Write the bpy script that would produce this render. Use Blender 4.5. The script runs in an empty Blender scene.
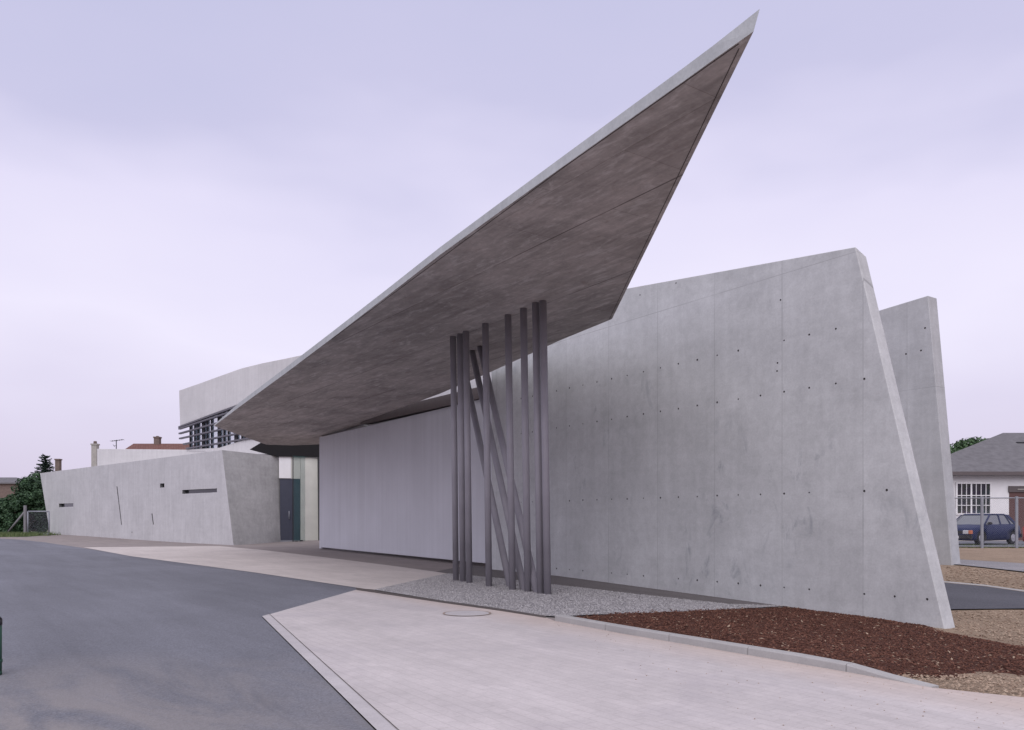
import bpy, bmesh, math, random
from mathutils import Vector, Matrix
R = math.radians
rnd = random.Random(7)
S = bpy.context.scene
COL = S.collection
H, F, CX, HY = 1.25, 800.0, 512.0, 520.5      # eye height, focal length in pixels, principal column, horizon row

# ------------------------------------------------------------------ terrain
def sst(a, b, x):
    t = max(0.0, min(1.0, (x - a) / (b - a))); return t * t * (3 - 2 * t)
KERB = [(0.53, 9.9), (1.19, 8.83), (1.99, 7.67), (2.81, 6.47), (3.12, 5.95)]
def zt(x, y):
    """height of the ground"""
    # distance beyond the kerb line, towards the wall
    kx, ky = 0.549, -0.836
    e = (x - 0.53) * 0.836 + (y - 9.9) * 0.549
    g = sst(0.0, 2.2, e)
    z = -0.042 * max(0.0, min(5.0, x - 0.9)) * g
    w = (x - 0.872) * 0.829 + (y - 18.35) * 0.559
    r = sst(0.5, 7.5, w)
    z = z * (1 - r) + 0.17 * r
    if x < -5: z = max(z, 0.2 * sst(42, 62, y) * sst(-8, -14, x))
    return z
def gp(px, py):
    """point of the ground seen at a picture position"""
    def f(Y):
        x = (px - CX) / F * Y
        return H - (py - HY) / F * Y - zt(x, Y)
    a = 1.0
    while a < 300 and f(a + 0.25) > 0: a += 0.25
    b = a + 0.25
    for _ in range(30):
        m = (a + b) / 2
        if f(m) > 0: a = m
        else: b = m
    return ((px - CX) / F * a, a)
def hp(px, py, z):
    Y = (H - z) * F / (py - HY); return ((px - CX) / F * Y, Y)

class Plane:
    """vertical plane through p with horizontal direction d; local x along d, y away from the viewer"""
    def __init__(s, p, q):
        s.p = Vector(p); dv = Vector(q) - s.p; s.len = dv.length; s.d = dv.normalized()
        s.n = Vector((-s.d.y, s.d.x)); s.rot = math.atan2(s.d.y, s.d.x)
    def u(s, px):
        k = (px - CX) / F           # X = k Y
        t = (k * s.p.y - s.p.x) / (s.d.x - k * s.d.y); return t
    def at(s, px, py):
        t = s.u(px); Y = s.p.y + t * s.d.y
        return (t, H + (HY - py) / F * Y)
    def pts(s, L): return [s.at(*q) for q in L]

# ------------------------------------------------------------------ objects
def tag(o, label=None, cat=None, group=None, kind=None):
    if label: o['label'] = label
    if cat: o['category'] = cat
    if group: o['group'] = group
    if kind: o['kind'] = kind
    return o
def empty(name, loc, rz=0, label=None, cat=None, group=None):
    o = bpy.data.objects.new(name, None); COL.objects.link(o); o.location = loc; o.rotation_euler = (0, 0, rz)
    o.empty_display_size = 0.3
    return tag(o, label, cat, group)
def link(name, bm, mats, parent=None, loc=(0, 0, 0), rz=0, smooth=False, local=False):
    me = bpy.data.meshes.new(name)
    bm.normal_update(); bm.to_mesh(me); bm.free()
    if not isinstance(mats, (list, tuple)): mats = [mats]
    for m in mats: me.materials.append(m)
    if smooth:
        for p in me.polygons: p.use_smooth = True
    o = bpy.data.objects.new(name, me); COL.objects.link(o)
    o.rotation_euler = (0, 0, rz)
    if parent is not None:
        o.parent = parent
        o.location = Vector(loc) if local else Vector(loc) - world(parent)
        if not local: o.rotation_euler = (0, 0, rz - wrot(parent))
        if not local and abs(wrot(parent)) > 1e-6:
            o.location = Matrix.Rotation(-wrot(parent), 3, 'Z') @ o.location
    else: o.location = loc
    return o
def world(o):
    v = Vector(o.location)
    if o.parent: v = world(o.parent) + Matrix.Rotation(wrot(o.parent), 3, 'Z') @ v
    return v
def wrot(o): return o.rotation_euler.z + (wrot(o.parent) if o.parent else 0)
def box(bm, x0, x1, y0, y1, z0, z1, mi=0):
    v = [bm.verts.new(c) for c in ((x0,y0,z0),(x1,y0,z0),(x1,y1,z0),(x0,y1,z0),(x0,y0,z1),(x1,y0,z1),(x1,y1,z1),(x0,y1,z1))]
    fs = []
    for i in ((0,3,2,1),(4,5,6,7),(0,1,5,4),(1,2,6,5),(2,3,7,6),(3,0,4,7)):
        f = bm.faces.new([v[k] for k in i]); f.material_index = mi; fs.append(f)
    return v
def bevel(bm, w, seg=1):
    bm.normal_update()
    es = [e for e in bm.edges if len(e.link_faces) == 2 and e.calc_face_angle(0) > 0.5]
    bmesh.ops.bevel(bm, geom=es, offset=w, segments=seg, affect='EDGES', clamp_overlap=True)
def prism(bm, pts, y0, y1, back_dz=0.0, ztop=1e9):
    """polygon in local x,z pushed from y0 to y1"""
    a = [bm.verts.new((p[0], y0, p[1])) for p in pts]
    b = [bm.verts.new((p[0], y1, p[1] - (back_dz if p[1] > ztop else 0))) for p in pts]
    n = len(pts)
    bm.faces.new(a); bm.faces.new(b[::-1])
    for i in range(n): bm.faces.new([a[(i+1) % n], a[i], b[i], b[(i+1) % n]])
    bmesh.ops.recalc_face_normals(bm, faces=bm.faces[:])
def tube(bm, p, q, r0, r1=None, seg=12, cap=True):
    p = Vector(p); q = Vector(q); r1 = r0 if r1 is None else r1
    d = (q - p).normalized(); a = d.orthogonal().normalized(); b = d.cross(a)
    A = [bm.verts.new(p + (a * math.cos(2*math.pi*i/seg) + b * math.sin(2*math.pi*i/seg)) * r0) for i in range(seg)]
    B = [bm.verts.new(q + (a * math.cos(2*math.pi*i/seg) + b * math.sin(2*math.pi*i/seg)) * r1) for i in range(seg)]
    for i in range(seg):
        f = bm.faces.new([A[i], A[(i+1) % seg], B[(i+1) % seg], B[i]]); f.smooth = True
    if cap: bm.faces.new(A[::-1]); bm.faces.new(B)
def wall(name, pl, pts, thick, mat, parent, cut=None, cutmat=None, bev=0.012, back_dz=0.0, ztop=1e9, off=0.0, mitre=None):
    bm = bmesh.new(); prism(bm, pts, off, off + thick, back_dz, ztop)
    if mitre:
        for v in bm.verts:
            if v.co.y > off + thick / 2 and v.co.x > mitre[0]: v.co.x -= mitre[1]
    if bev: bevel(bm, bev)
    o = link(name, bm, mat, parent, (pl.p.x, pl.p.y, 0), pl.rot)
    if cut: carve(o, cut, cutmat, (pl.p.x, pl.p.y, 0), pl.rot)
    return o
def carve(o, cbm, cmat, loc, rz):
    c = link('cutter', cbm, cmat, None, loc, rz)
    md = o.modifiers.new('cut', 'BOOLEAN'); md.operation = 'DIFFERENCE'; md.object = c; md.solver = 'EXACT'
    md.material_mode = 'TRANSFER'
    bpy.context.view_layer.update()
    dg = bpy.context.evaluated_depsgraph_get()
    me = bpy.data.meshes.new_from_object(o.evaluated_get(dg), preserve_all_data_layers=True, depsgraph=dg)
    o.modifiers.clear(); o.data = me
    bpy.data.objects.remove(c, do_unlink=True)

# ------------------------------------------------------------------ materials
class NT:
    def __init__(s, name, rough=0.85, spec=0.3):
        s.m = bpy.data.materials.new(name); s.m.use_nodes = True
        s.t = s.m.node_tree; s.b = s.t.nodes['Principled BSDF']
        s.b.inputs['Roughness'].default_value = rough
        s.b.inputs['Specular IOR Level'].default_value = spec
        s.co = s.n('ShaderNodeTexCoord')
    def n(s, t, **kw):
        o = s.t.nodes.new(t)
        for k, v in kw.items(): setattr(o, k, v)
        return o
    def l(s, a, b): s.t.links.new(a, b)
    def mapping(s, scale=(1,1,1), rot=(0,0,0), loc=(0,0,0), src=None):
        m = s.n('ShaderNodeMapping'); m.inputs['Scale'].default_value = scale; m.inputs['Rotation'].default_value = rot; m.inputs['Location'].default_value = loc
        s.l(src or s.co.outputs['Object'], m.inputs['Vector']); return m.outputs[0]
    def noise(s, vec, scale=1, detail=4, rough=0.55, dist=0):
        m = s.n('ShaderNodeTexNoise'); m.inputs['Scale'].default_value = scale; m.inputs['Detail'].default_value = detail
        m.inputs['Roughness'].default_value = rough; m.inputs['Distortion'].default_value = dist
        s.l(vec, m.inputs['Vector']); return m.outputs['Fac']
    def ramp(s, fac, stops):
        m = s.n('ShaderNodeValToRGB'); e = m.color_ramp.elements
        while len(e) < len(stops): e.new(0.5)
        for i, (p, c) in enumerate(stops):
            e[i].position = p; e[i].color = (c, c, c, 1) if not isinstance(c, (tuple, list)) else (*c, 1)
        s.l(fac, m.inputs[0]); return m.outputs[0]
    def mix(s, a, b, fac, mode='MIX'):
        m = s.n('ShaderNodeMix', data_type='RGBA', blend_type=mode)
        for i, v in ((6, a), (7, b)):
            if isinstance(v, (tuple, list)): m.inputs[i].default_value = (*v, 1)
            else: s.l(v, m.inputs[i])
        if isinstance(fac, (int, float)): m.inputs[0].default_value = fac
        else: s.l(fac, m.inputs[0])
        return m.outputs[2]
    def math(s, op, a, b=None):
        m = s.n('ShaderNodeMath', operation=op)
        for i, v in ((0, a), (1, b)):
            if v is None: continue
            if isinstance(v, (int, float)): m.inputs[i].default_value = v
            else: s.l(v, m.inputs[i])
        return m.outputs[0]
    def sep(s, vec):
        m = s.n('ShaderNodeSeparateXYZ'); s.l(vec, m.inputs[0]); return m.outputs
    def bump(s, h, strength=0.3, dist=0.02):
        m = s.n('ShaderNodeBump'); m.inputs['Strength'].default_value = strength; m.inputs['Distance'].default_value = dist
        s.l(h, m.inputs['Height']); s.l(m.outputs[0], s.b.inputs['Normal'])
    def done(s, col):
        if isinstance(col, (tuple, list)): s.b.inputs['Base Color'].default_value = (*col, 1)
        else: s.l(col, s.b.inputs['Base Color'])
        return s.m

def concrete(name, c, var=0.10, streak=0.12, joints=None, hjoints=(), rough=0.8, streak_axis='z', bumpk=0.25, blot=0.0):
    """cast concrete: clouding, run marks, fine grain, shutter joints (period, offset) along local x and at heights z"""
    t = NT(name, rough, 0.3)
    v = t.co.outputs['Object']
    n1 = t.noise(v, 0.55, 6, 0.6, 0.4)
    n2 = t.noise(t.mapping((5, 5, 0.35) if streak_axis == 'z' else (0.35, 5, 5)), 1.0, 5, 0.6)
    n3 = t.noise(v, 34, 3, 0.6)
    n4 = t.noise(v, 2.3, 5, 0.65, 0.3)
    f = t.ramp(n1, [(0.3, 1 - var), (0.7, 1 + var)])
    f = t.mix(f, t.ramp(n2, [(0.3, 1 - streak), (0.7, 1 + streak)]), 1.0, 'MULTIPLY')
    f = t.mix(f, t.ramp(n4, [(0.25, 1 - var * 0.8), (0.75, 1 + var * 0.6)]), 1.0, 'MULTIPLY')
    f = t.mix(f, t.ramp(n3, [(0.3, 0.93), (0.7, 1.05)]), 1.0, 'MULTIPLY')
    n8 = t.noise(v, 7, 9, 0.72, 0.5); n9 = t.noise(t.mapping((0.5, 0.5, 3.0)), 1.4, 6, 0.65)
    f = t.mix(f, t.ramp(n8, [(0.3, 1 - var * 0.9), (0.7, 1 + var * 0.7)]), 1.0, 'MULTIPLY')
    f = t.mix(f, t.ramp(n9, [(0.3, 1 - var * 0.5), (0.7, 1 + var * 0.4)]), 1.0, 'MULTIPLY')
    col = t.mix(tuple(c), f, 1.0, 'MULTIPLY')
    if blot:
        b = t.ramp(t.noise(t.mapping((1.3, 1.3, 0.7), loc=(3, 1, 5)), 2.2, 9, 0.72, 0.8), [(0.55, 0.0), (0.68, 1.0)])
        m = t.ramp(t.noise(v, 0.33, 2), [(0.45, 0.0), (0.6, 1.0)])
        col = t.mix(col, (c[0]*0.55, c[1]*0.57, c[2]*0.6), t.math('MULTIPLY', t.math('MULTIPLY', b, m), blot))
    xyz = t.sep(v)
    lines = None
    if joints:
        per, off = joints
        a = t.math('PINGPONG', t.math('ADD', xyz[0], -off), per / 2)
        lines = t.math('LESS_THAN', a, 0.0055)
        # the two sides of a joint differ a little from panel to panel
        cell = t.math('FLOOR', t.math('DIVIDE', t.math('ADD', xyz[0], -off), per))
        wn = t.n('ShaderNodeTexWhiteNoise', noise_dimensions='1D'); t.l(cell, wn.inputs['W'])
        col = t.mix(col, t.ramp(wn.outputs['Value'], [(0, 0.94), (1, 1.04)]), 1.0, 'MULTIPLY')
    for hz in hjoints:
        a = t.math('LESS_THAN', t.math('ABSOLUTE', t.math('ADD', xyz[2], -hz)), 0.006)
        lines = a if lines is None else t.math('MAXIMUM', lines, a)
    hgt = t.math('ADD', t.math('MULTIPLY', n3, 0.35), t.math('MULTIPLY', n2, 0.4))
    if lines is not None:
        fade = t.ramp(t.noise(v, 0.8, 3), [(0.35, 0.25), (0.65, 0.85)])
        col = t.mix(col, (c[0]*0.55, c[1]*0.55, c[2]*0.55), t.math('MULTIPLY', lines, fade))
        hgt = t.math('ADD', hgt, t.math('MULTIPLY', lines, -1.0))
    t.bump(hgt, bumpk, 0.01)
    return t.done(col)

def plain(name, c, rough=0.6, spec=0.4, var=0.06, scale=6, metal=0.0):
    t = NT(name, rough, spec); n = t.noise(t.co.outputs['Object'], scale, 5)
    t.b.inputs['Metallic'].default_value = metal
    return t.done(t.mix(tuple(c), t.ramp(n, [(0.3, 1 - var), (0.7, 1 + var)]), 1.0, 'MULTIPLY'))

M = {}
CONC = (0.505, 0.512, 0.518)
M['wall_a'] = concrete('ConcreteTall', CONC, 0.105, 0.05, joints=(1.436, 7.78), hjoints=(5.28,), blot=0.75)
M['wall_b'] = concrete('ConcreteTallRear', (0.46, 0.468, 0.48), 0.09, 0.06, joints=(1.44, 0.3), hjoints=(4.6,))
M['wing'] = concrete('ConcreteWing', (0.50, 0.495, 0.505), 0.08, 0.07)
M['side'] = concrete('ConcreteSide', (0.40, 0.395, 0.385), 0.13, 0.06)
M['block'] = concrete('ConcreteBlock', (0.58, 0.57, 0.575), 0.05, 0.05, joints=(6.5, 3.7))
M['rear'] = concrete('ConcreteRear', (0.56, 0.55, 0.555), 0.05, 0.06)
M['fascia'] = concrete('ConcreteFascia', (0.46, 0.475, 0.48), 0.07, 0.08)
def soffit_mat():
    t = NT('ConcreteSoffit', 0.75, 0.3)
    # boards run parallel to the tall walls
    v = t.mapping((1, 1, 1), (0, 0, R(56.0)))
    xyz = t.sep(v)
    n1 = t.noise(v, 0.45, 6, 0.62, 0.6)
    n2 = t.noise(t.mapping((0.55, 3.2, 1), src=v), 1.0, 6, 0.62, 0.6)
    n3 = t.noise(v, 30, 3)
    n5 = t.noise(t.mapping((1.2, 2.5, 1), src=v, loc=(4, 2, 0)), 1.6, 8, 0.7, 1.0)
    n6 = t.noise(t.mapping((1.5, 9, 1), src=v, loc=(2, 7, 0)), 1.3, 8, 0.7, 0.5)
    n7 = t.noise(v, 7.0, 8, 0.7, 0.4)
    f = t.ramp(n1, [(0.3, 0.74), (0.7, 1.24)])
    f = t.mix(f, t.ramp(n2, [(0.3, 0.80), (0.7, 1.20)]), 1.0, 'MULTIPLY')
    f = t.mix(f, t.ramp(n6, [(0.3, 0.84), (0.7, 1.14)]), 1.0, 'MULTIPLY')
    f = t.mix(f, t.ramp(n7, [(0.3, 0.86), (0.7, 1.12)]), 1.0, 'MULTIPLY')
    f = t.mix(f, t.ramp(n3, [(0.3, 0.93), (0.7, 1.05)]), 1.0, 'MULTIPLY')
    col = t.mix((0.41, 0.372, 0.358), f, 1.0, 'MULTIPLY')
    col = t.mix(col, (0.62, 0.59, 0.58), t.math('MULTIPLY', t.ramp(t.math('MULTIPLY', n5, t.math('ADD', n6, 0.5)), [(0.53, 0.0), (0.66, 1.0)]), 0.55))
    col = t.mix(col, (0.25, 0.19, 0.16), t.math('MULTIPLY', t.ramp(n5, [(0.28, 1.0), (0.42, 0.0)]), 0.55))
    # panels of shuttering differ slightly in tone
    br = t.n('ShaderNodeTexBrick'); t.l(v, br.inputs['Vector']); br.inputs['Scale'].default_value = 1.0
    br.inputs['Brick Width'].default_value = 2.4; br.inputs['Row Height'].default_value = 0.9; br.inputs['Mortar Size'].default_value = 0.006
    br.inputs['Color1'].default_value = (0.88, 0.87, 0.87, 1); br.inputs['Color2'].default_value = (1.08, 1.08, 1.08, 1); br.inputs['Mortar'].default_value = (0.80, 0.78, 0.77, 1)
    col = t.mix(col, br.outputs['Color'], 1.0, 'MULTIPLY')
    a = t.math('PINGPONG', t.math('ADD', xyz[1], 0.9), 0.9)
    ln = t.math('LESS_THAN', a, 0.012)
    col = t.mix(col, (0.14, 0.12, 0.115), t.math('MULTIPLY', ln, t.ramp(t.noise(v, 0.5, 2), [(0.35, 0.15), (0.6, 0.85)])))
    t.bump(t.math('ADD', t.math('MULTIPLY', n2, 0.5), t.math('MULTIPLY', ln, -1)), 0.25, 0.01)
    return t.done(col)
M['soffit'] = soffit_mat()
M['groove'] = plain('DarkGroove', (0.09, 0.075, 0.07), 0.9)
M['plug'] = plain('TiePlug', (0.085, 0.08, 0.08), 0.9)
M['recess'] = plain('RecessConcrete', (0.16, 0.16, 0.165), 0.9)
M['post'] = plain('PostPaint', (0.265, 0.25, 0.28), 0.5, 0.4, 0.10, 2)
M['dark'] = plain('DarkSteel', (0.022, 0.022, 0.026), 0.5)
M['black'] = plain('RecessShadeBlack', (0.006, 0.005, 0.006), 0.8)  # near-black colour stands for the shade in the entrance recess
M['slat'] = plain('LouvreMetal', (0.11, 0.105, 0.125), 0.5)
M['doorblue'] = plain('DoorBlueGrey', (0.055, 0.06, 0.085), 0.4)
M['white'] = plain('WhitePaint', (0.78, 0.77, 0.77), 0.7, 0.3, 0.05, 1.5)
M['cream'] = plain('CreamPlaster', (0.62, 0.62, 0.56), 0.7, 0.3, 0.06, 1.5)
M['steel'] = plain('GalvanisedSteel', (0.24, 0.25, 0.28), 0.45, 0.5, 0.1, 8)
def door_mat():
    t = NT('GaragePanel', 0.55, 0.35)
    v = t.co.outputs['Object']; xyz = t.sep(v)
    a = t.math('PINGPONG', xyz[0], 0.10)
    ln = t.math('LESS_THAN', a, 0.006)
    n2 = t.noise(t.mapping((4, 4, 0.15)), 1.0, 5)
    n1 = t.noise(v, 0.5, 4)
    col = t.mix((0.56, 0.565, 0.61), t.ramp(n2, [(0.3, 0.95), (0.7, 1.04)]), 1.0, 'MULTIPLY')
    col = t.mix(col, t.ramp(n1, [(0.3, 0.95), (0.7, 1.05)]), 1.0, 'MULTIPLY')
    col = t.mix(col, (0.45, 0.455, 0.49), t.math('MULTIPLY', ln, 0.15))
    t.bump(t.math('ADD', t.math('MULTIPLY', ln, -1.0), n2), 0.2, 0.006)
    return t.done(col)
M['garage'] = door_mat()
def glass(name, tint, rough=0.03, alpha=0.35):
    t = NT(name, rough, 0.5); t.b.inputs['Base Color'].default_value = (*tint, 1)
    t.b.inputs['Alpha'].default_value = alpha
    return t.m
M['glass'] = glass('ClearGlass', (0.02, 0.10, 0.09), 0.03, 0.20)
M['bandglass'] = glass('BandGlass', (0.45, 0.58, 0.72), 0.03, 0.22)
M['darkglass'] = glass('DarkGlass', (0.02, 0.02, 0.025), 0.08, 1.0)

def asphalt(name, c, stains=True):
    t = NT(name, 0.85, 0.25); v = t.co.outputs['Object']
    vr = t.mapping((1, 1, 1), (0, 0, R(53)))
    n1 = t.noise(v, 0.30, 7, 0.62, 0.8); n2 = t.noise(t.mapping((0.12, 1.1, 1), src=vr), 1.0, 8, 0.68, 0.4)
    n3 = t.noise(v, 55, 3, 0.7)
    vo = t.n('ShaderNodeTexVoronoi'); vo.inputs['Scale'].default_value = 70; t.l(v, vo.inputs['Vector'])
    f = t.ramp(n1, [(0.3, 0.90), (0.7, 1.10)])
    f = t.mix(f, t.ramp(n2, [(0.28, 0.82), (0.72, 1.18)]), 1.0, 'MULTIPLY')
    f = t.mix(f, t.ramp(n3, [(0.3, 0.85), (0.7, 1.13)]), 1.0, 'MULTIPLY')
    col = t.mix(tuple(c), f, 1.0, 'MULTIPLY')
    col = t.mix(col, t.ramp(vo.outputs['Color'], [(0.0, 0.78), (1, 1.25)]), 1.0, 'MULTIPLY')
    if stains:
        # dust drifted over the near left of the road
        g = t.n('ShaderNodeVectorMath', operation='DISTANCE'); t.l(v, g.inputs[0]); g.inputs[1].default_value = (-3.2, 4.4, 0)
        near = t.ramp(t.math('MULTIPLY', g.outputs['Value'], 0.22), [(0.15, 1.0), (0.75, 0.0)])
        d = t.ramp(t.noise(t.mapping((0.5, 1.3, 1), src=vr), 1.0, 7, 0.65, 1.2), [(0.36, 0.0), (0.56, 1.0)])
        col = t.mix(col, (0.27, 0.245, 0.235), t.math('MULTIPLY', t.math('MULTIPLY', near, d), 0.65))
        # dark wet-looking tyre marks and oil
        o = t.ramp(t.noise(t.mapping((0.15, 2.4, 1), src=vr, loc=(7, 3, 0)), 0.9, 7, 0.65, 0.6), [(0.62, 0.0), (0.75, 1.0)])
        col = t.mix(col, (c[0]*0.6, c[1]*0.6, c[2]*0.62), t.math('MULTIPLY', o, 0.5))
    t.bump(t.math('ADD', n3, vo.outputs['Distance']), 0.35, 0.006)
    return t.done(col)
M['asphalt'] = asphalt('Asphalt', (0.147, 0.150, 0.174))
M['asphalt2'] = asphalt('AsphaltDark', (0.085, 0.085, 0.10), False)

def paving(name, c, brick=True, ang=56.0, mortar=0.5, stain=0.5, dust=False):
    t = NT(name, 0.85, 0.25); v = t.mapping((1, 1, 1), (0, 0, R(ang)))
    n1 = t.noise(v, 0.5, 6, 0.6, 0.6); n2 = t.noise(t.mapping((0.4, 2.5, 1), src=v), 1.0, 7, 0.65, 0.6); n3 = t.noise(v, 60, 3, 0.65)
    n4 = t.noise(v, 6, 5, 0.6)
    f = t.ramp(n1, [(0.3, 0.92), (0.7, 1.08)])
    f = t.mix(f, t.ramp(n2, [(0.3, 0.93), (0.7, 1.07)]), 1.0, 'MULTIPLY')
    f = t.mix(f, t.ramp(n4, [(0.3, 0.95), (0.7, 1.05)]), 1.0, 'MULTIPLY')
    f = t.mix(f, t.ramp(n3, [(0.3, 0.93), (0.7, 1.05)]), 1.0, 'MULTIPLY')
    col = t.mix(tuple(c), f, 1.0, 'MULTIPLY')
    st = t.ramp(t.noise(t.mapping((1, 1, 1), src=v, loc=(9, 2, 0)), 0.7, 8, 0.68, 1.0), [(0.5, 0.0), (0.72, 1.0)])
    col = t.mix(col, (c[0]*0.78, c[1]*0.78, c[2]*0.82), t.math('MULTIPLY', st, stain))
    if dust:
        xs = t.sep(t.co.outputs['Object'])
        e = t.math('ADD', t.math('MULTIPLY', t.math('ADD', xs[0], -0.53), 0.836), t.math('MULTIPLY', t.math('ADD', xs[1], -9.9), 0.549))
        e = t.math('ADD', e, t.math('MULTIPLY', t.noise(t.co.outputs['Object'], 1.6, 6, 0.65), 0.5))
        col = t.mix(col, (0.50, 0.395, 0.33), t.math('MULTIPLY', t.ramp(t.math('ADD', e, 0.5), [(0.05, 0.0), (0.75, 1.0)]), 0.55))
    hgt = t.math('MULTIPLY', n3, 0.4)
    if brick:
        b = t.n('ShaderNodeTexBrick'); t.l(v, b.inputs['Vector'])
        b.inputs['Color1'].default_value = (0.93, 0.93, 0.93, 1); b.inputs['Color2'].default_value = (1.06, 1.05, 1.05, 1); b.inputs['Mortar'].default_value = (0.74, 0.72, 0.72, 1)
        b.inputs['Scale'].default_value = 1.0; b.inputs['Brick Width'].default_value = 0.20; b.inputs['Row Height'].default_value = 0.10
        b.inputs['Mortar Size'].default_value = 0.005; b.inputs['Mortar Smooth'].default_value = 0.3
        col = t.mix(col, t.mix((1, 1, 1), b.outputs['Color'], mortar), 1.0, 'MULTIPLY')
        hgt = t.math('ADD', hgt, t.math('MULTIPLY', b.outputs['Fac'], -0.6))
    t.bump(hgt, 0.3, 0.006)
    return t.done(col)
M['paver'] = paving('PalePavers', (0.495, 0.458, 0.456), True, 56.0, 0.42, 0.6, True)
M['paver2'] = paving('PalePaversFar', (0.50, 0.452, 0.43), True, 56.0, 0.4, 0.3)
M['edging'] = paving('EdgingConcrete', (0.45, 0.425, 0.432), False, 20, stain=0.6)
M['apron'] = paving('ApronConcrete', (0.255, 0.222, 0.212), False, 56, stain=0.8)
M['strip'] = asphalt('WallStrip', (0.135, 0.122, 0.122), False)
M['kerbmat'] = paving('KerbConcrete', (0.36, 0.35, 0.345), False, 56, stain=0.4)
def soil(name, c1, c2, scale=9, bumpk=0.8):
    t = NT(name, 0.95, 0.15); v = t.co.outputs['Object']
    n1 = t.noise(v, scale, 8, 0.7, 0.3); n2 = t.noise(v, 0.7, 4); n3 = t.noise(v, 70, 3, 0.7)
    col = t.mix(tuple(c1), tuple(c2), t.ramp(n1, [(0.38, 0.0), (0.68, 1.0)]))
    col = t.mix(col, t.ramp(n2, [(0.3, 0.85), (0.7, 1.12)]), 1.0, 'MULTIPLY')
    col = t.mix(col, t.ramp(n3, [(0.3, 0.72), (0.7, 1.25)]), 1.0, 'MULTIPLY')
    t.bump(t.math('ADD', n1, n3), bumpk, 0.03)
    return t.done(col)
M['tan'] = soil('TanSoil', (0.27, 0.20, 0.145), (0.38, 0.29, 0.215))
M['mulch'] = soil('DarkSoil', (0.064, 0.026, 0.019), (0.12, 0.058, 0.042), 12)
M['gravelbed'] = soil('GravelBed', (0.25, 0.24, 0.25), (0.40, 0.385, 0.40), 30)
M['grassbed'] = soil('GrassBed', (0.06, 0.10, 0.035), (0.12, 0.15, 0.06), 6)
def varied(name, c1, c2, rough=0.9):
    t = NT(name, rough, 0.2); g = t.n('ShaderNodeNewGeometry')
    return t.done(t.mix(tuple(c1), tuple(c2), g.outputs['Random Per Island']))
M['pebble'] = varied('Pebble', (0.25, 0.24, 0.24), (0.47, 0.45, 0.455))
M['chip'] = varied('BarkChip', (0.048, 0.017, 0.012), (0.16, 0.075, 0.052))
M['straw'] = varied('PaleChip', (0.18, 0.12, 0.085), (0.40, 0.30, 0.22))
M['clod'] = varied('SoilClod', (0.24, 0.17, 0.125), (0.40, 0.31, 0.235))
def leafmat(name, c1, c2):
    t = NT(name, 0.6, 0.3); g = t.n('ShaderNodeNewGeometry')
    col = t.mix(tuple(c1), tuple(c2), g.outputs['Random Per Island'])
    n = t.noise(t.co.outputs['Object'], 0.8, 2)
    return t.done(t.mix(col, t.ramp(n, [(0.35, 0.75), (0.65, 1.25)]), 1.0, 'MULTIPLY'))
M['leaf'] = leafmat('LeafDark', (0.022, 0.050, 0.026), (0.060, 0.115, 0.052))
M['leaf2'] = leafmat('LeafMid', (0.040, 0.085, 0.038), (0.09, 0.15, 0.07))
M['needle'] = leafmat('Needle', (0.035, 0.062, 0.05), (0.07, 0.10, 0.08))
M['grassblade'] = leafmat('GrassBlade', (0.07, 0.11, 0.04), (0.16, 0.19, 0.08))
M['bark'] = plain('Bark', (0.09, 0.07, 0.055), 0.95, 0.1, 0.3, 12)
M['rooftile'] = plain('RoofTileGrey', (0.145, 0.14, 0.148), 0.9, 0.2, 0.16, 3)
def tiles():
    t = NT('RoofTileRed', 0.85, 0.2); v = t.co.outputs['Object']
    b = t.n('ShaderNodeTexBrick'); t.l(v, b.inputs['Vector'])
    b.inputs['Color1'].default_value = (0.15, 0.075, 0.065, 1); b.inputs['Color2'].default_value = (0.19, 0.10, 0.085, 1); b.inputs['Mortar'].default_value = (0.12, 0.06, 0.05, 1)
    b.inputs['Scale'].default_value = 1.0; b.inputs['Brick Width'].default_value = 0.3; b.inputs['Row Height'].default_value = 0.35; b.inputs['Mortar Size'].default_value = 0.03
    return t.done(b.outputs['Color'])
M['redtile'] = tiles()
M['brickbrown'] = plain('BrownBrick', (0.17, 0.13, 0.115), 0.9, 0.2, 0.15, 4)
M['stone'] = plain('PaleStone', (0.36, 0.34, 0.31), 0.9, 0.2, 0.15, 3)
M['postgrey'] = plain('WeatheredPost', (0.20, 0.19, 0.20), 0.9)
M['brownpaint'] = plain('BrownPaint', (0.11, 0.055, 0.05), 0.6)
M['fasciabrown'] = plain('BrownBoard', (0.115, 0.095, 0.095), 0.7)
M['carblue'] = plain('CarPaintBlue', (0.010, 0.018, 0.070), 0.42, 0.22, 0.04, 3)
M['rubber'] = plain('Rubber', (0.02, 0.02, 0.022), 0.8)
M['rim'] = plain('RimMetal', (0.42, 0.42, 0.45), 0.35, 0.5, 0.05, 5, 0.6)
M['trim'] = plain('BlackTrim', (0.025, 0.025, 0.028), 0.55)
M['lampglass'] = plain('HeadlampGlass', (0.55, 0.55, 0.55), 0.12, 0.6)
M['amber'] = plain('AmberLens', (0.55, 0.16, 0.07), 0.25, 0.5)
M['carglass'] = plain('CarGlass', (0.12, 0.13, 0.15), 0.06, 0.8)
def room_mat():
    t = NT('WindowInterior', 0.15, 0.5); v = t.co.outputs['Object']
    vo = t.n('ShaderNodeTexVoronoi'); vo.inputs['Scale'].default_value = 2.2; t.l(v, vo.inputs['Vector'])
    c = t.mix(vo.outputs['Color'], (0.5, 0.45, 0.6), 0.6)
    z = t.ramp(t.math('MULTIPLY', t.sep(v)[2], 0.33), [(0.50, 0.22), (0.62, 0.035)])
    return t.done(t.mix(c, z, 1.0, 'MULTIPLY'))
M['curtain'] = room_mat()
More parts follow.
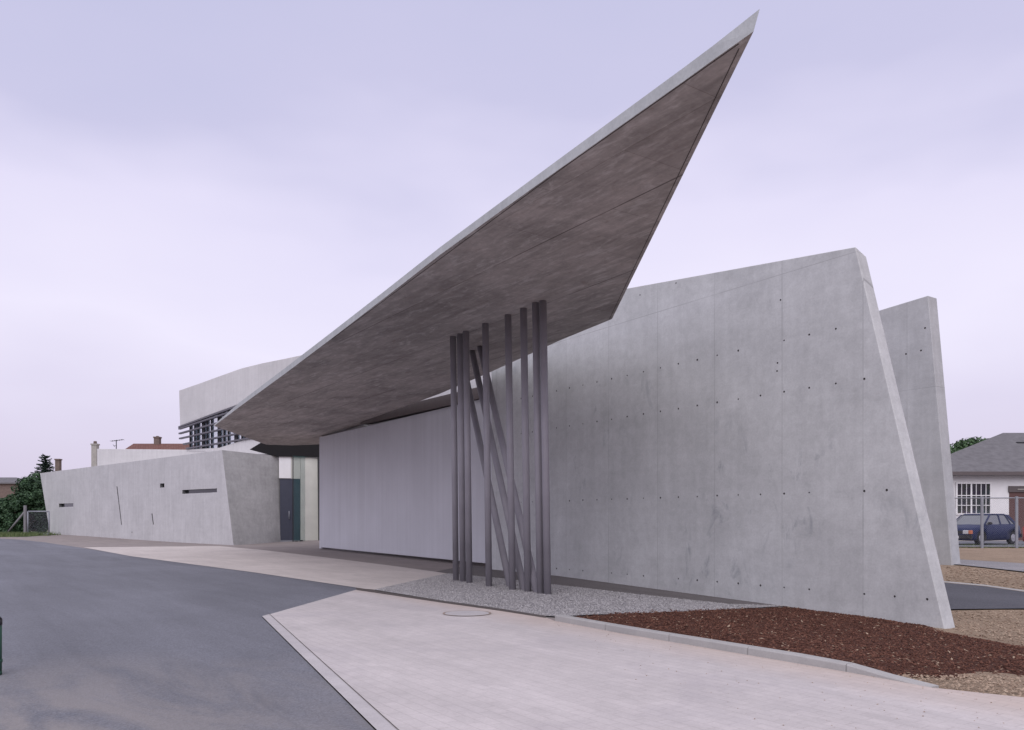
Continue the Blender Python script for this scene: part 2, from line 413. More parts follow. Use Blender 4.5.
M['greenpaint'] = plain('GreenPaint', (0.02, 0.07, 0.045), 0.5)
M['redpaint'] = plain('RedPaint', (0.35, 0.05, 0.045), 0.5)
M['rust'] = plain('RustyIron', (0.30, 0.235, 0.20), 0.8, 0.3, 0.2, 20)

# ------------------------------------------------------------------ ground sheets
def sheet(name, poly, lift, mat, step=0.0, kind='structure', thick=0.0):
    """polygon laid on the terrain, cut along a grid so that it follows it"""
    bm = bmesh.new()
    vs = [bm.verts.new((p[0], p[1], 0)) for p in poly]
    bm.faces.new(vs)
    if step:
        xs = [p[0] for p in poly]; ys = [p[1] for p in poly]
        for ax, lo, hi in ((0, min(xs), max(xs)), (1, min(ys), max(ys))):
            k = math.ceil(lo / step)
            while k * step < hi:
                co = [0, 0, 0]; no = [0, 0, 0]; co[ax] = k * step; no[ax] = 1
                bmesh.ops.bisect_plane(bm, geom=bm.verts[:] + bm.edges[:] + bm.faces[:], plane_co=co, plane_no=no, dist=1e-5)
                k += 1
    bmesh.ops.triangulate(bm, faces=bm.faces[:])
    for v in bm.verts: v.co.z = zt(v.co.x, v.co.y) + (lift(v.co.x, v.co.y) if callable(lift) else lift)
    bm.normal_update()
    if sum(f.normal.z for f in bm.faces) < 0: bmesh.ops.reverse_faces(bm, faces=bm.faces[:])
    o = link(name, bm, mat, None)
    return tag(o, kind=kind)
def grid_ground():
    bm = bmesh.new()
    xs = [-900, -400, -200, -120, -80, -60] + [x * 1.0 for x in range(-50, 41)] + [45, 60, 80, 120, 200, 400, 900]
    ys = [-300, -100, -40, -20, -10, -5] + [y * 1.0 for y in range(0, 71)] + [80, 100, 140, 200, 400, 900, 1500]
    V = [[bm.verts.new((x, y, zt(x, y) - (0.02 if ((x > 1.9 and y < 9.5) or x > 3.4 or (x - 0.872) * 0.829 + (y - 18.35) * 0.559 > 0.6) else 0.10))) for x in xs] for y in ys]
    for j in range(len(ys) - 1):
        for i in range(len(xs) - 1):
            bm.faces.new([V[j][i], V[j][i+1], V[j+1][i+1], V[j+1][i]])
    return tag(link('ground', bm, M['tan']), kind='structure')
grid_ground()
G = lambda L: [gp(*p) for p in L]
# asphalt road: left of the far edge and of the paved forecourt
ROAD_FAR = G([(0, 538.6), (20, 539.6), (45, 542.3), (73, 546.4), (130, 555.6), (254, 572), (362, 588.6)])
TIP = gp(262, 617); BOT = gp(375, 730)
dvx, dvy = BOT[0] - TIP[0], BOT[1] - TIP[1]
k = (BOT[1] + 8) / -dvy
LOW = (BOT[0] + dvx * k, -8.0)
road = [(-60, 62), (-34, 58)] + ROAD_FAR + [gp(361, 590), TIP, BOT, LOW, (-60, -8)]
# the far edge swings away at the left
road[0] = (-75, 66); road[1] = (-44, 61.5)
sheet('road', road, 0.0, M['asphalt'], 4.0)
# brown apron along the building
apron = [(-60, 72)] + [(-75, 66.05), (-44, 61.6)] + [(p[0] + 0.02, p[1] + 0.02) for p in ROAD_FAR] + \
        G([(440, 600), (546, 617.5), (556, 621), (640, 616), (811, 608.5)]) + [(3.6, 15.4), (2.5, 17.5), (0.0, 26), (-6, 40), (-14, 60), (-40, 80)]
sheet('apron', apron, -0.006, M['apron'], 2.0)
# pale strip of paving in front of the building
strip = G([(83, 547.4), (219, 546.2), (260, 549.8), (333, 558.5), (400, 567.0), (447, 573.6), (376, 590.0), (366, 589.2), (254, 572.6), (130, 556.2)])
sheet('forecourt_strip', strip, 0.006, M['paver2'], 3.0)
# gravel bed under the posts
gravel_poly = G([(374, 590.2), (447, 573.8), (500, 578.6), (552, 585), (640, 595), (729, 604.5), (790, 606.5), (640, 614), (560, 617.4), (546, 616.6), (500, 609.2), (440, 600.9)])
sheet('gravel_bed', gravel_poly, 0.010, M['gravelbed'], 1.0)
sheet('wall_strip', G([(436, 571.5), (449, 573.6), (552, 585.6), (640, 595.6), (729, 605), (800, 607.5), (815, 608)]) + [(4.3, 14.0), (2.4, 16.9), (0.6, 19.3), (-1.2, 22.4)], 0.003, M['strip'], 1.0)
# dark joint between road tip / gravel and forecourt
jl = [gp(356, 588.3), gp(440, 601.3), gp(500, 609.6), gp(546, 616.8)]
fore = [TIP, gp(356, 590.2), gp(440, 602.6), gp(500, 611.0), gp(546, 618.2), gp(555, 621.5)] + KERB[1:] + [(3.63, 5.62), (4.6, 4.9), (9, 1.8), (9, -8), LOW, BOT]
# edging band along the road
bw = 0.11
L = math.hypot(dvx, dvy); nx, ny = -dvy / L, dvx / L
if nx < 0: nx, ny = -nx, -ny
TQ = gp(356, 590.2); tl_ = math.hypot(TQ[0] - TIP[0], TQ[1] - TIP[1])
TD = ((TQ[0] - TIP[0]) / tl_, (TQ[1] - TIP[1]) / tl_); kk = bw / (TD[0] * nx + TD[1] * ny)
inner = [(TIP[0] + TD[0] * kk, TIP[1] + TD[1] * kk), (LOW[0] + nx * bw, LOW[1] + ny * bw)]
sheet('forecourt', [inner[0]] + fore[1:-2] + [inner[1]], 0.008, M['paver'], 0)
sheet('road_edging', [TIP, inner[0], inner[1], LOW], 0.012, M['edging'], 0)
# thin open joint between edging and pavers
sheet('paving_joint', [inner[0], (inner[0][0] + 0.008, inner[0][1]), (inner[1][0] + 0.008, inner[1][1]), inner[1]], 0.016, M['groove'], 0)
sheet('gravel_joint', jl + [gp(546, 618.6), gp(500, 611.4), gp(440, 603.0), gp(356, 590.4)], 0.014, M['groove'], 0)
# right hand strips
sheet('side_road', G([(860, 575), (947, 583), (985, 586.5), (1024, 592), (1120, 604), (1500, 652), (1500, 660), (1100, 612), (1024, 608.6), (954, 609.3), (860, 611)]), 0.004, M['asphalt2'], 1.0)
sheet('side_road_edging', G([(860, 573.8), (947, 581.8), (985, 585.2), (1024, 590.6), (1120, 602.6), (1120, 604), (1024, 592), (985, 586.5), (947, 583), (860, 575)]), 0.010, M['kerbmat'], 1.0)
sheet('gravel_path', G([(900, 556), (962, 559.6), (1024, 563.4), (1200, 575), (1200, 590), (1024, 571.7), (962, 565), (900, 560)]), 0.004, M['gravelbed'], 1.0)
sheet('yard', [(12, 33.2), (60, 31), (60, 41.6), (12, 42.5)], 0.004, M['asphalt'], 2.0)
sheet('grass_verge', [gp(-40, 537.2), gp(0, 537), gp(27, 536.8), gp(48, 535.0), (-37, 75), (-75, 80)], 0.01, M['grassbed'], 2.0)

# kerb: one laid line of kerb blocks
def kerb():
    bm = bmesh.new(); pts = [Vector(p) for p in KERB]
    L = 0; segs = []
    for a, b in zip(pts, pts[1:]):
        d = b - a; segs.append((L, a, d.normalized(), d.length)); L += d.length
    def at(s):
        for s0, a, d, l in segs:
            if s <= s0 + l + 1e-6: return a + d * (s - s0), d
        return a + d * (s - s0), d
    s = 0.0; hmax = 0.070
    while s < L - 0.05:
        e = min(s + 1.0, L)
        rows = []
        for q in (s + 0.004, (s + e) / 2, e - 0.004):
            p, d = at(q); n = Vector((-d.y, d.x))
            n = n if n.x > 0 else -n
            h = hmax * (1 - sst(L - 0.95, L, q)) + 0.012
            w = 0.10
            A = p; B = p + n * w
            rows.append([bm.verts.new((A.x, A.y, -0.05)), bm.verts.new((A.x, A.y, h - 0.012)), bm.verts.new((A.x + n.x*0.012, A.y + n.y*0.012, h)), bm.verts.new((B.x, B.y, h)), bm.verts.new((B.x, B.y, -0.05))])
        for r0, r1 in zip(rows, rows[1:]):
            for i in range(4): bm.faces.new([r0[i], r1[i], r1[i+1], r0[i+1]])
        bm.faces.new(rows[0]); bm.faces.new(rows[-1][::-1])
        s = e
    bmesh.ops.recalc_face_normals(bm, faces=bm.faces[:])
    return tag(link('kerb', bm, M['kerbmat']), kind='structure')
kerb()
# dark planting soil behind the kerb
def inside(p, poly):
    c = False; n = len(poly)
    for i in range(n):
        a, b = poly[i], poly[i-1]
        if (a[1] > p[1]) != (b[1] > p[1]) and p[0] < (b[0]-a[0]) * (p[1]-a[1]) / (b[1]-a[1]) + a[0]: c = not c
    return c
def off_kerb(p, d): return (p[0] + 0.836 * d, p[1] + 0.549 * d)
soil_poly = [off_kerb(KERB[0], 0.02), gp(600, 616.4), gp(700, 611.6), gp(811, 606.2), (4.2, 14.6), (5.0, 13.0), (5.9, 11.35), (6.1, 11.15)] + \
            G([(956, 631), (990, 637), (1024, 643), (1100, 655), (1100, 690), (1060, 681), (1024, 677.5), (975, 674), (940, 674)]) + [off_kerb(p, 0.06) for p in KERB[3:0:-1]]
from mathutils import noise as mn
def edge_dist(x, y):
    d = 9.0
    P = soil_poly[6:18]
    for a, b in zip(P, P[1:]):
        ax, ay = b[0] - a[0], b[1] - a[1]; t = max(0, min(1, ((x - a[0]) * ax + (y - a[1]) * ay) / (ax * ax + ay * ay + 1e-9)))
        d = min(d, math.hypot(x - a[0] - ax * t, y - a[1] - ay * t))
    return d
def soil_lift(x, y):
    e = (x - 0.53) * 0.836 + (y - 9.9) * 0.549
    return -0.028 + 0.048 * sst(0.0, 0.6, edge_dist(x, y)) - 0.02 * sst(2.2, 4.2, y - 10.3 + x * 0.4) + 0.010 * mn.noise((x * 2.3, y * 2.3, 1)) + 0.010 * mn.noise((x * 7, y * 7, 3))
sheet('planting_soil', soil_poly, soil_lift, M['mulch'], 0.12)

def scatter(name, poly, n, mat, s0, s1, lift, label=None, flat=0.6, long=1.0, jitter=0.0, seed=1, fade=None):
    r = random.Random(seed); bm = bmesh.new()
    xs = [p[0] for p in poly]; ys = [p[1] for p in poly]
    me = bpy.data.meshes.new(name); V = []; Fc = []
    k = 0; tries = 0
    while k < n and tries < n * 40:
        tries += 1
        # denser towards the viewer, where single stones can be told apart
        x = r.uniform(min(xs), max(xs)); y = r.uniform(min(ys), max(ys))
        jx = x + r.gauss(0, jitter); jy = y + r.gauss(0, jitter)
        if not inside((x, y), poly): continue
        if fade and r.random() > fade(x, y): continue
        if (jx - 0.53) * 0.836 + (jy - 9.9) * 0.549 < 0.13 and jx < 3.2 and jitter: continue
        x, y = jx, jy
        s = s0 + (s1 - s0) * r.random() ** 2
        z = zt(x, y) + (lift(x, y) if callable(lift) else lift)
        a = r.uniform(0, 6.283); ca, sa = math.cos(a), math.sin(a); tl = r.uniform(-0.5, 0.5)
        i = len(V)
        for (u, v, w) in ((1,0,0),(0,1,0),(-1,0,0),(0,-1,0),(0,0,1),(0,0,-0.6)):
            u *= s * long * r.uniform(0.7, 1.2); v *= s * r.uniform(0.7, 1.2) / long; w *= s * flat * r.uniform(0.7, 1.2)
            V.append((x + u*ca - v*sa, y + u*sa + v*ca, z + w + u * tl + s * flat * 0.4))
        Fc += [(i, i+1, i+4), (i+1, i+2, i+4), (i+2, i+3, i+4), (i+3, i, i+4), (i+1, i, i+5), (i+2, i+1, i+5), (i+3, i+2, i+5), (i, i+3, i+5)]
        k += 1
    bm.free()
    me.from_pydata(V, [], Fc); me.materials.append(mat)
    o = bpy.data.objects.new(name, me); COL.objects.link(o)
    return tag(o, kind='stuff')
scatter('gravel', gravel_poly, 52000, M['pebble'], 0.005, 0.014, 0.010, seed=2)
scatter('soil_crumbs', soil_poly, 46000, M['chip'], 0.003, 0.017, soil_lift, flat=0.6, long=1.15, jitter=0.10, seed=3)
scatter('pale_wood_chips', soil_poly, 900, M['straw'], 0.006, 0.022, lambda x, y: soil_lift(x, y) + 0.006, flat=0.3, long=1.5, seed=4)
tan_poly = [off_kerb(KERB[3], 0.11), gp(940, 674), gp(975, 673), gp(1024, 676), gp(1100, 688), (4.8, 5.0), (3.7, 5.68), off_kerb(KERB[4], 0.1)]
scatter('grit', fore[4:11] + [(2.2, 3.6), (1.0, 6.0)], 260, M['clod'], 0.002, 0.008, 0.008, seed=12)
scatter('soil_clods', tan_poly, 3200, M['clod'], 0.003, 0.018, -0.015, jitter=0.02, seed=5)
tan2 = G([(954, 610.5), (1024, 610), (1120, 620), (1120, 655), (1024, 643), (956, 631)])
scatter('soil_clods', tan2, 3500, M['clod'], 0.004, 0.022, -0.015, jitter=0.03, seed=6)
tan3 = G([(945, 567), (962, 566), (1024, 573), (1100, 582), (1100, 598), (1024, 589), (947, 581)])
scatter('soil_clods', tan3, 1800, M['clod'], 0.006, 0.03, -0.015, seed=8)

# ------------------------------------------------------------------ the concrete building
BLD = empty('concrete_building', (-1.0, 20.0, 0.0), 0, 'angular bare concrete building with sharp pointed canopy and tilted posts', 'building')
# tall free wall at the right
PA = Plane((0.872, 18.35), (0.872 + 0.559, 18.35 - 0.829))
eb = PA.at(945, 629); et = PA.at(855.5, 246.5)
slope = (eb[0] - et[0]) / (eb[1] - et[1])
ptsA = [(-2.5, -0.5), (eb[0] + slope * (-0.6 - eb[1]), -0.6), et, (2.63, 5.95), (-2.5, 6.5)]
cut = bmesh.new()
rr = random.Random(5)
for z in (0.16, 1.69, 3.35, 4.19):
    for i in range(-20, 3):
        u = 7.80 + i * 0.472
        if u < -1.6 or (z > 1 and u > 8.35) or (z < 1 and u > 8.8): continue
        if i == 1: u -= 0.12 if z > 1 else 0
        if z == 4.19 and (i > -1): continue
        if rr.random() < 0.06: continue
        r_ = 0.013 + 0.007 * rr.random()
        tube(cut, (u, -0.05, z + rr.uniform(-0.012, 0.012)), (u, 0.02, z), r_, r_, 10)
for (px, py) in ((780.5, 300), (777.5, 363), (777, 371), (603, 297), (640, 295), (676, 283)):
    u, z = PA.at(px, py); tube(cut, (u, -0.05, z), (u, 0.018, z), 0.016, 0.016, 10)
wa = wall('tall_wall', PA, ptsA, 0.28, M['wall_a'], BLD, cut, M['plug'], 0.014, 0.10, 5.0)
wa['label'] = 'tall concrete wall nearest the viewer with raked end and rows of small round holes'
# second tall wall behind it
PB0 = gp(952, 564.5)
PB = Plane(PB0, (PB0[0] + 0.559, PB0[1] - 0.829))
tb = PB.at(928, 295.5); slB = (0 - tb[0]) / (PB.at(952, 564.5)[1] - tb[1])
tl = PB.at(882, 309.5)
s_top = (tb[1] - tl[1]) / (tb[0] - tl[0])
cutb = bmesh.new()
for (px, py) in ((925, 328), (906, 354), (921, 350.5), (945, 375)):
    u, z = PB.at(px, py)
    if u < tb[0] + 0.3: tube(cutb, (u, -0.05, z), (u, 0.02, z), 0.025, 0.025, 10)
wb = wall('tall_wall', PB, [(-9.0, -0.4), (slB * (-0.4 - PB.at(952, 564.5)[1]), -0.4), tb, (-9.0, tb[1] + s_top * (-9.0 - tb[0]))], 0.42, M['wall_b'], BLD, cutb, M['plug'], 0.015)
wb['label'] = 'second tall concrete wall farther back at the right'
# garage panel wall under the canopy
PG = Plane((-8.3, 34.7), (-0.21, 20.75))
gl = PG.at(320.5, 437)[1]; gr = PG.at(497, 396)[1]
ur = PG.u(514)
garage = wall('garage_door', PG, [(0, 0.09), (ur, 0.09), (ur, gr), (0.0, gl)], 0.22, M['garage'], BLD, None, None, 0.01)
wall('door_jamb', PG, [(-0.30, 0.03), (-0.012, 0.03), (-0.012, gl + 0.02), (-0.30, gl + 0.02)], 0.5, M['garage'], BLD, None, None, 0.01, off=0.03)
ul = PG.u(362); u497 = PG.u(497)
zl = PG.at(440, 404.0)
lint = wall('lintel', PG, [(ul, PG.at(362, 425)[1] + 0.02), (u497, gr + 0.015), (u497, PG.at(497, 383.0)[1]), (ul, PG.at(362, 422)[1] + 0.25)], 0.3, M['fasciabrown'], BLD, None, None, 0.008, off=-0.06)
wall('upper_wall', PG, [(PG.u(340), 4.3), (PG.u(505), 4.3), (PG.u(505), 5.6), (PG.u(340), 5.6)], 0.2, M['rear'], BLD, None, None, 0.01, off=0.3)
# rear hall keeps daylight out from behind the doors
bmh = bmesh.new(); box(bmh, -0.3, ur + 1.5, 6.0, 6.25, -0.2, 4.6); box(bmh, -0.3, ur + 1.5, 0.26, 6.0, 4.35, 4.5)
link('hall', bmh, M['rear'], BLD, (PG.p.x, PG.p.y, 0), PG.rot)

# canopy
ZC = 4.95
front = [(753.7, 31.2), (713, 60), (684, 81), (620, 126.2), (560, 168.6), (500, 211.5), (440, 254.8), (385, 297.6), (331, 339.0), (285, 373.6), (239.5, 406.8), (214, 426.0)]
under = [hp(px, py, ZC) for px, py in front]
back = [hp(px, py, ZC) for px, py in ((266, 444.6), (292, 445.4))] + [(-8.5, 38.6), (-6.2, 34.6)] + [hp(px, py, ZC) for px, py in ((362, 421.6), (411, 404.4), (440, 393.6), (489.3, 372.6), (559.6, 340.5), (612, 319))]
def canopy():
    bm = bmesh.new()
    P = under + back; n = len(P); nf = len(under)
    th = [0.137, 0.115, 0.115, 0.112, 0.108, 0.106, 0.106, 0.115, 0.13, 0.14, 0.14, 0.05]
    lo = [bm.verts.new((p[0], p[1], ZC)) for p in P]
    hi = []
    for i, p in enumerate(P):
        dz = th[i] if i < nf else (0.10 if i == nf else 0.20)
        q = (p[0], p[1])
        if i == 0: q = (p[0] + 0.034, p[1] - 0.038); dz = 0.145
        elif i == n - 1: q = (p[0] + 0.02, p[1]); dz = 0.15
        hi.append(bm.verts.new((q[0], q[1], ZC + dz)))
    f = bm.faces.new(lo); f.material_index = 0
    g = bm.faces.new(hi[::-1]); g.material_index = 1
    for i in range(n):
        a = bm.faces.new([lo[i], lo[(i+1) % n], hi[(i+1) % n], hi[i]]); a.material_index = 1
    bmesh.ops.recalc_face_normals(bm, faces=bm.faces[:])
    bmesh.ops.triangulate(bm, faces=[f, g])
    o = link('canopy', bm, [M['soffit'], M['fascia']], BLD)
    o['label'] = 'thin pointed concrete canopy reaching out and up over the posts'
    return o
can = canopy()
# drip grooves near the front and right edges
def groove(a, b, inset, w, name='drip_groove'):
    a = Vector(a); b = Vector(b); d = (b - a).normalized(); n = Vector((-d.y, d.x))
    c = Vector((-1.0, 15.0))
    if (c - a).dot(n) < 0: n = -n
    return a + n * inset, b + n * inset, n * w
bmg = bmesh.new()
for (a, b, ins, w) in ((under[0], under[4], 0.012, 0.010), (under[4], under[8], 0.012, 0.010), (back[-1], under[0], 0.045, 0.008)):
    p, q, wv = groove(a, b, ins, w)
    d = (q - p).normalized(); p = p + d * (0.17 if a is under[0] else 0.0); q = q - d * (0.22 if b is under[0] else 0)
    v = [(p.x, p.y), (q.x, q.y), (q.x + wv.x, q.y + wv.y), (p.x + wv.x, p.y + wv.y)]
    A = [bmg.verts.new((x, y, ZC - 0.003)) for x, y in v]; B = [bmg.verts.new((x, y, ZC + 0.01)) for x, y in v]
    bmg.faces.new(A); bmg.faces.new(B[::-1])
    for i in range(4): bmg.faces.new([A[i], B[i], B[(i+1) % 4], A[(i+1) % 4]])
bmesh.ops.recalc_face_normals(bmg, faces=bmg.faces[:])
link('drip_groove', bmg, M['groove'], can)

# posts
posts = [((456, 581), (453, 336.5)), ((463, 582), (460, 334)), ((469.5, 583.4), (466, 331.4)), ((489, 586.8), (485.4, 323.6)),
         ((512.6, 590.3), (508, 315)), ((528, 592), (523.5, 308.5)), ((540.5, 594), (535.6, 303)), ((547.6, 594.8), (543, 301)),
         ((511.5, 587.5), (461, 353.5)), ((525.5, 590.5), (472, 351)), ((538.5, 593), (480, 346.6))]
for i, (b, t) in enumerate(posts):
    B = gp(*b); T = hp(t[0], t[1], ZC)
    bm = bmesh.new(); tube(bm, (B[0] - T[0] if False else 0, 0, -0.1), (T[0] - B[0], T[1] - B[1], ZC + 0.01), 0.062 if i < 8 else 0.066, None, 24)
    o = link('post', bm, M['post'], BLD, (B[0], B[1], 0))
    if i >= 8: o['label'] = 'slanted round grey post among the upright ones'

# low wing at the left
PW = Plane((-35.8, 62.0), (-14.2, 40.8))
wt_l = PW.at(40, 473.2); wt_r = PW.at(222, 450)
wb_r = PW.len
slw = (wb_r - wt_r[0]) / (0 - wt_r[1]); sll = (0 - wt_l[0]) / (0.2 - wt_l[1])
ptsW = [(sll * -0.6, -0.4), (wb_r + slw * -0.4, -0.4), wt_r, wt_l]
cutw = bmesh.new(); slits = []
def slit(px0, py0, px1, py1, px2, py2, px3, py3):
    q = PW.pts([(px0, py0), (px1, py1), (px2, py2), (px3, py3)])
    prism(cutw, q, -0.1, 0.26); slits.append(q)
slit(59, 507.2, 73.3, 506.6, 73.3, 503.3, 59, 503.6)
slit(182.3, 493.8, 217, 492.3, 217, 488.4, 182.3, 490.0)
slit(160, 487.6, 164.3, 487.4, 164.3, 483.3, 160, 483.5)
slit(121.2, 524.8, 122.0, 524.8, 117.4, 486.5, 116.5, 486.5)
slit(153.0, 524.6, 153.9, 524.6, 152.4, 513.5, 151.4, 513.5)
u0, z0 = PW.at(132, 532.3); tube(cutw, (u0, -0.05, z0), (u0, 0.1, z0), 0.06, 0.06, 10)
wing = wall('wing_wall', PW, ptsW, 0.45, M['wing'], BLD, cutw, M['recess'], 0.006, mitre=(25, 0.7))
wing['label'] = 'long low pale concrete wall with slit windows and raked ends'
for q in slits:
    x0 = min(p[0] for p in q); x1 = max(p[0] for p in q)
    bm = bmesh.new(); prism(bm, q, 0.19, 0.255)
    link('slit_window', bm, M['darkglass'], wing, (PW.p.x, PW.p.y, 0), PW.rot)
# side wall towards the entrance
PS = Plane((-14.2, 40.8), (-13.0, 45.0))
st = PS.at(251.6, 448.8)
xo = wt_r[0] * PW.d.x + PW.p.x, wt_r[0] * PW.d.y + PW.p.y
PEZ = 4.88
bm = bmesh.new()
F0 = [Vector((-14.2 - (xo[0] + 14.2) * 0.08, 40.8 - (xo[1] - 40.8) * 0.08, -0.4)), Vector((-12.95, 45.3, -0.4)), Vector((-13.15, 45.3, PEZ)), Vector((xo[0], xo[1], wt_r[1]))]
inw = Vector((-0.40, 0.14, 0))
def lerp4(P, a, b): return P[0]*(1-a)*(1-b) + P[1]*a*(1-b) + P[2]*a*b + P[3]*(1-a)*b
F1 = [F0[0] + inw + Vector((0.25, 0.25, 0)), F0[1] + inw, F0[2] + inw, F0[3] + inw + Vector((0.25, 0.25, 0))]
NN = 12
A = [[bm.verts.new(lerp4(F0, i/NN, j/NN)) for i in range(NN+1)] for j in range(NN+1)]
B = [[bm.verts.new(lerp4(F1, i/NN, j/NN)) for i in range(NN+1)] for j in range(NN+1)]
for j in range(NN):
    for i in range(NN):
        f = bm.faces.new([A[j][i], A[j][i+1], A[j+1][i+1], A[j+1][i]]); f.smooth = True
        bm.faces.new([B[j][i], B[j+1][i], B[j+1][i+1], B[j][i+1]])
for i in range(NN):
    bm.faces.new([A[NN][i], A[NN][i+1], B[NN][i+1], B[NN][i]]); bm.faces.new([A[0][i], B[0][i], B[0][i+1], A[0][i+1]])
    bm.faces.new([A[i][0], A[i+1][0], B[i+1][0], B[i][0]]); bm.faces.new([A[i][NN], B[i][NN], B[i+1][NN], A[i+1][NN]])
bmesh.ops.recalc_face_normals(bm, faces=bm.faces[:])
for f in bm.faces: f.smooth = False
link('side_wall', bm, M['side'], BLD)
# roof of the low wing
bmr = bmesh.new()
rp = [(-35.2, 62.6), (-16.2, 43.6), (-14.6, 46.5), (-14, 56), (-34, 70)]
A = [bmr.verts.new((x, y, 4.55)) for x, y in rp]; B = [bmr.verts.new((x, y, 4.72)) for x, y in rp]
bmr.faces.new(A[::-1]); bmr.faces.new(B)
for i in range(5): bmr.faces.new([A[i], A[(i+1) % 5], B[(i+1) % 5], B[i]])
bmesh.ops.recalc_face_normals(bmr, faces=bmr.faces[:])
link('wing_roof', bmr, M['rear'], BLD)
# rear parapet
PR = Plane(((97 - CX) / F * 60, 60.0), ((232 - CX) / F * 57, 57.0))
wall('rear_wall', PR, [(0, 3.5), (PR.len, 3.5), PR.at(232, 450.2), PR.at(97, 448.8)], 0.4, M['rear'], BLD, None, None, 0.02)
# upper block with its louvred window band
PU = Plane((-22.5, 54.0), (-22.5 + 1.1, 53.0))
top = [(179, 390.5), (200, 383.2), (222, 375.2), (241, 368.4), (262, 363.2), (285, 358.6), (305, 354.4), (330, 348)]
bot = [(330, 375), (240.5, 403.5), (210, 414.6), (180, 425.8)]
ub = wall('upper_block', PU, PU.pts(bot[::-1][:1] + bot[:-1][::-1] + top[::-1]), 0.5, M['block'], BLD, None, None, 0.015)
ub['label'] = 'pale concrete upper storey wall above the louvres'
bmu = bmesh.new(); ue = PU.u(330)
# ceiling and rear side of the glazed room
zc = PU.at(180, 425.8)[1]
wall('sill_wall', PU, PU.pts([(186, 451.5), (224, 452), (232, 459), (275, 459), (275, 430), (246, 439.4), (232, 443.6), (219, 447.8), (187, 449.4)]), 0.4, M['block'], BLD, None, None, 0.01)
slats = [((179.5, 427.2), (262, 397.5)), ((179.6, 428.9), (262, 402)), ((179.8, 433.6), (262, 411.0)), ((180.2, 438.6), (262, 420.6)), ((184, 444.2), (262, 429)), ((187, 448.6), (262, 436.5))]
for a, b in slats:
    ua, za = PU.at(*a); uc, zc_ = PU.at(*b)
    bm = bmesh.new(); prism(bm, [(ua, za - 0.05), (uc, zc_ - 0.05), (uc, zc_ + 0.05), (ua, za + 0.05)], -0.10, 0.08); bevel(bm, 0.01)
    link('louvre_slat', bm, M['slat'], BLD, (PU.p.x, PU.p.y, 0), PU.rot)
for (px, w) in ((187.3, 0.08), (191.8, 0.05), (195.0, 0.05), (200.5, 0.30), (204.3, 0.07), (208.5, 0.06), (216.2, 0.30), (221.0, 0.08), (225.2, 0.07), (233, 0.30), (239, 0.07), (243, 0.28), (252, 0.1)):
    u = PU.u(px); zt_ = PU.at(px, 425.8 - (px - 180) * 0.366)[1]; zb = PU.at(px, 449.6)[1] if px < 219 else PU.at(px, 447.8 - (px - 219) * 0.31)[1]
    bm = bmesh.new(); box(bm, u - w/2, u + w/2, 0.16, 0.36, zb, zt_)
    link('mullion', bm, M['dark'], BLD, (PU.p.x, PU.p.y, 0), PU.rot)
wall('window_pane', PU, PU.pts([(187, 449.3), (219, 447.6), (246, 439.2), (262, 434), (262, 396), (187, 423.6)]), 0.02, M['bandglass'], BLD, None, None, 0, off=0.25)

# entrance between wing and garage
PE = Plane((-13.05, 45.0), (-10.0, 46.2))
def epts(L): return PE.pts(L)
def gz(u): return 0.02
zt1 = PE.at(277, 456.2)[1]
wall('entrance_wall', PE, [(-0.05, PE.at(280, 478.2)[1]), (PE.u(291), PE.at(280, 478.2)[1]), (PE.u(291), zt1), (-0.05, zt1)], 0.15, M['white'], BLD, None, None, 0.006)
dz = PE.at(280, 478.6)[1]
wall('entrance_wall', PE, [(PE.u(300.6), 0.0), (PE.u(326), 0.0), (PE.u(326), zt1 - 0.12), (PE.u(300.6), zt1)], 0.15, M['cream'], BLD, None, None, 0.006, off=0.05)
wall('entrance_wall', PE, [(PE.u(291.2), dz + 0.01), (PE.u(300.4), dz + 0.01), (PE.u(300.4), zt1), (PE.u(291.2), zt1)], 0.15, M['cream'], BLD, None, None, 0.006, off=0.05)
door = wall('door', PE, [(PE.u(280.4), 0.14), (PE.u(300.4), 0.14), (PE.u(300.4), dz - 0.01), (PE.u(280.0), dz - 0.01)], 0.08, M['doorblue'], BLD, None, None, 0.006, off=0.06)
door['label'] = 'tall dark blue grey entrance door'
bm = bmesh.new(); uh = PE.u(289); tube(bm, (uh, -0.05, PE.at(289, 519)[1]), (uh, -0.05, PE.at(289, 511)[1]), 0.025)
tube(bm, (uh, -0.05, PE.at(289, 518)[1]), (uh, 0.07, PE.at(289, 518)[1]), 0.015); tube(bm, (uh, -0.05, PE.at(289, 512)[1]), (uh, 0.07, PE.at(289, 512)[1]), 0.015)
link('handle', bm, M['steel'], door, (PE.p.x, PE.p.y, 0), PE.rot)
wall('door_step', PE, [(PE.u(280.2), -0.02), (PE.u(301), -0.02), (PE.u(301), 0.13), (PE.u(280.2), 0.13)], 0.2, M['steel'], BLD, None, None, 0.006, off=-0.02)
gpane = wall('glass_screen', PE, [(PE.u(291.3), 0.04), (PE.u(303.5), 0.04), (PE.u(303.5), zt1 - 0.02), (PE.u(291.3), zt1 - 0.02)], 0.02, M['glass'], BLD, None, None, 0, off=-0.75)
gpane['label'] = 'greenish glass wind screen beside the entrance door'
bm = bmesh.new(); box(bm, PE.u(293.5) , PE.u(296.2), -0.85, -0.66, 0.0, 0.12); box(bm, PE.u(298.3), PE.u(301), -0.85, -0.66, 0.0, 0.16)
link('glass_clamp', bm, M['dark'], gpane, (PE.p.x, PE.p.y, 0), PE.rot)
bm = bmesh.new(); box(bm, PE.u(291) , PE.u(291.9), -0.78, -0.70, 0.02, zt1 - 0.02)
link('screen_post', bm, M['dark'], gpane, (PE.p.x, PE.p.y, 0), PE.rot)
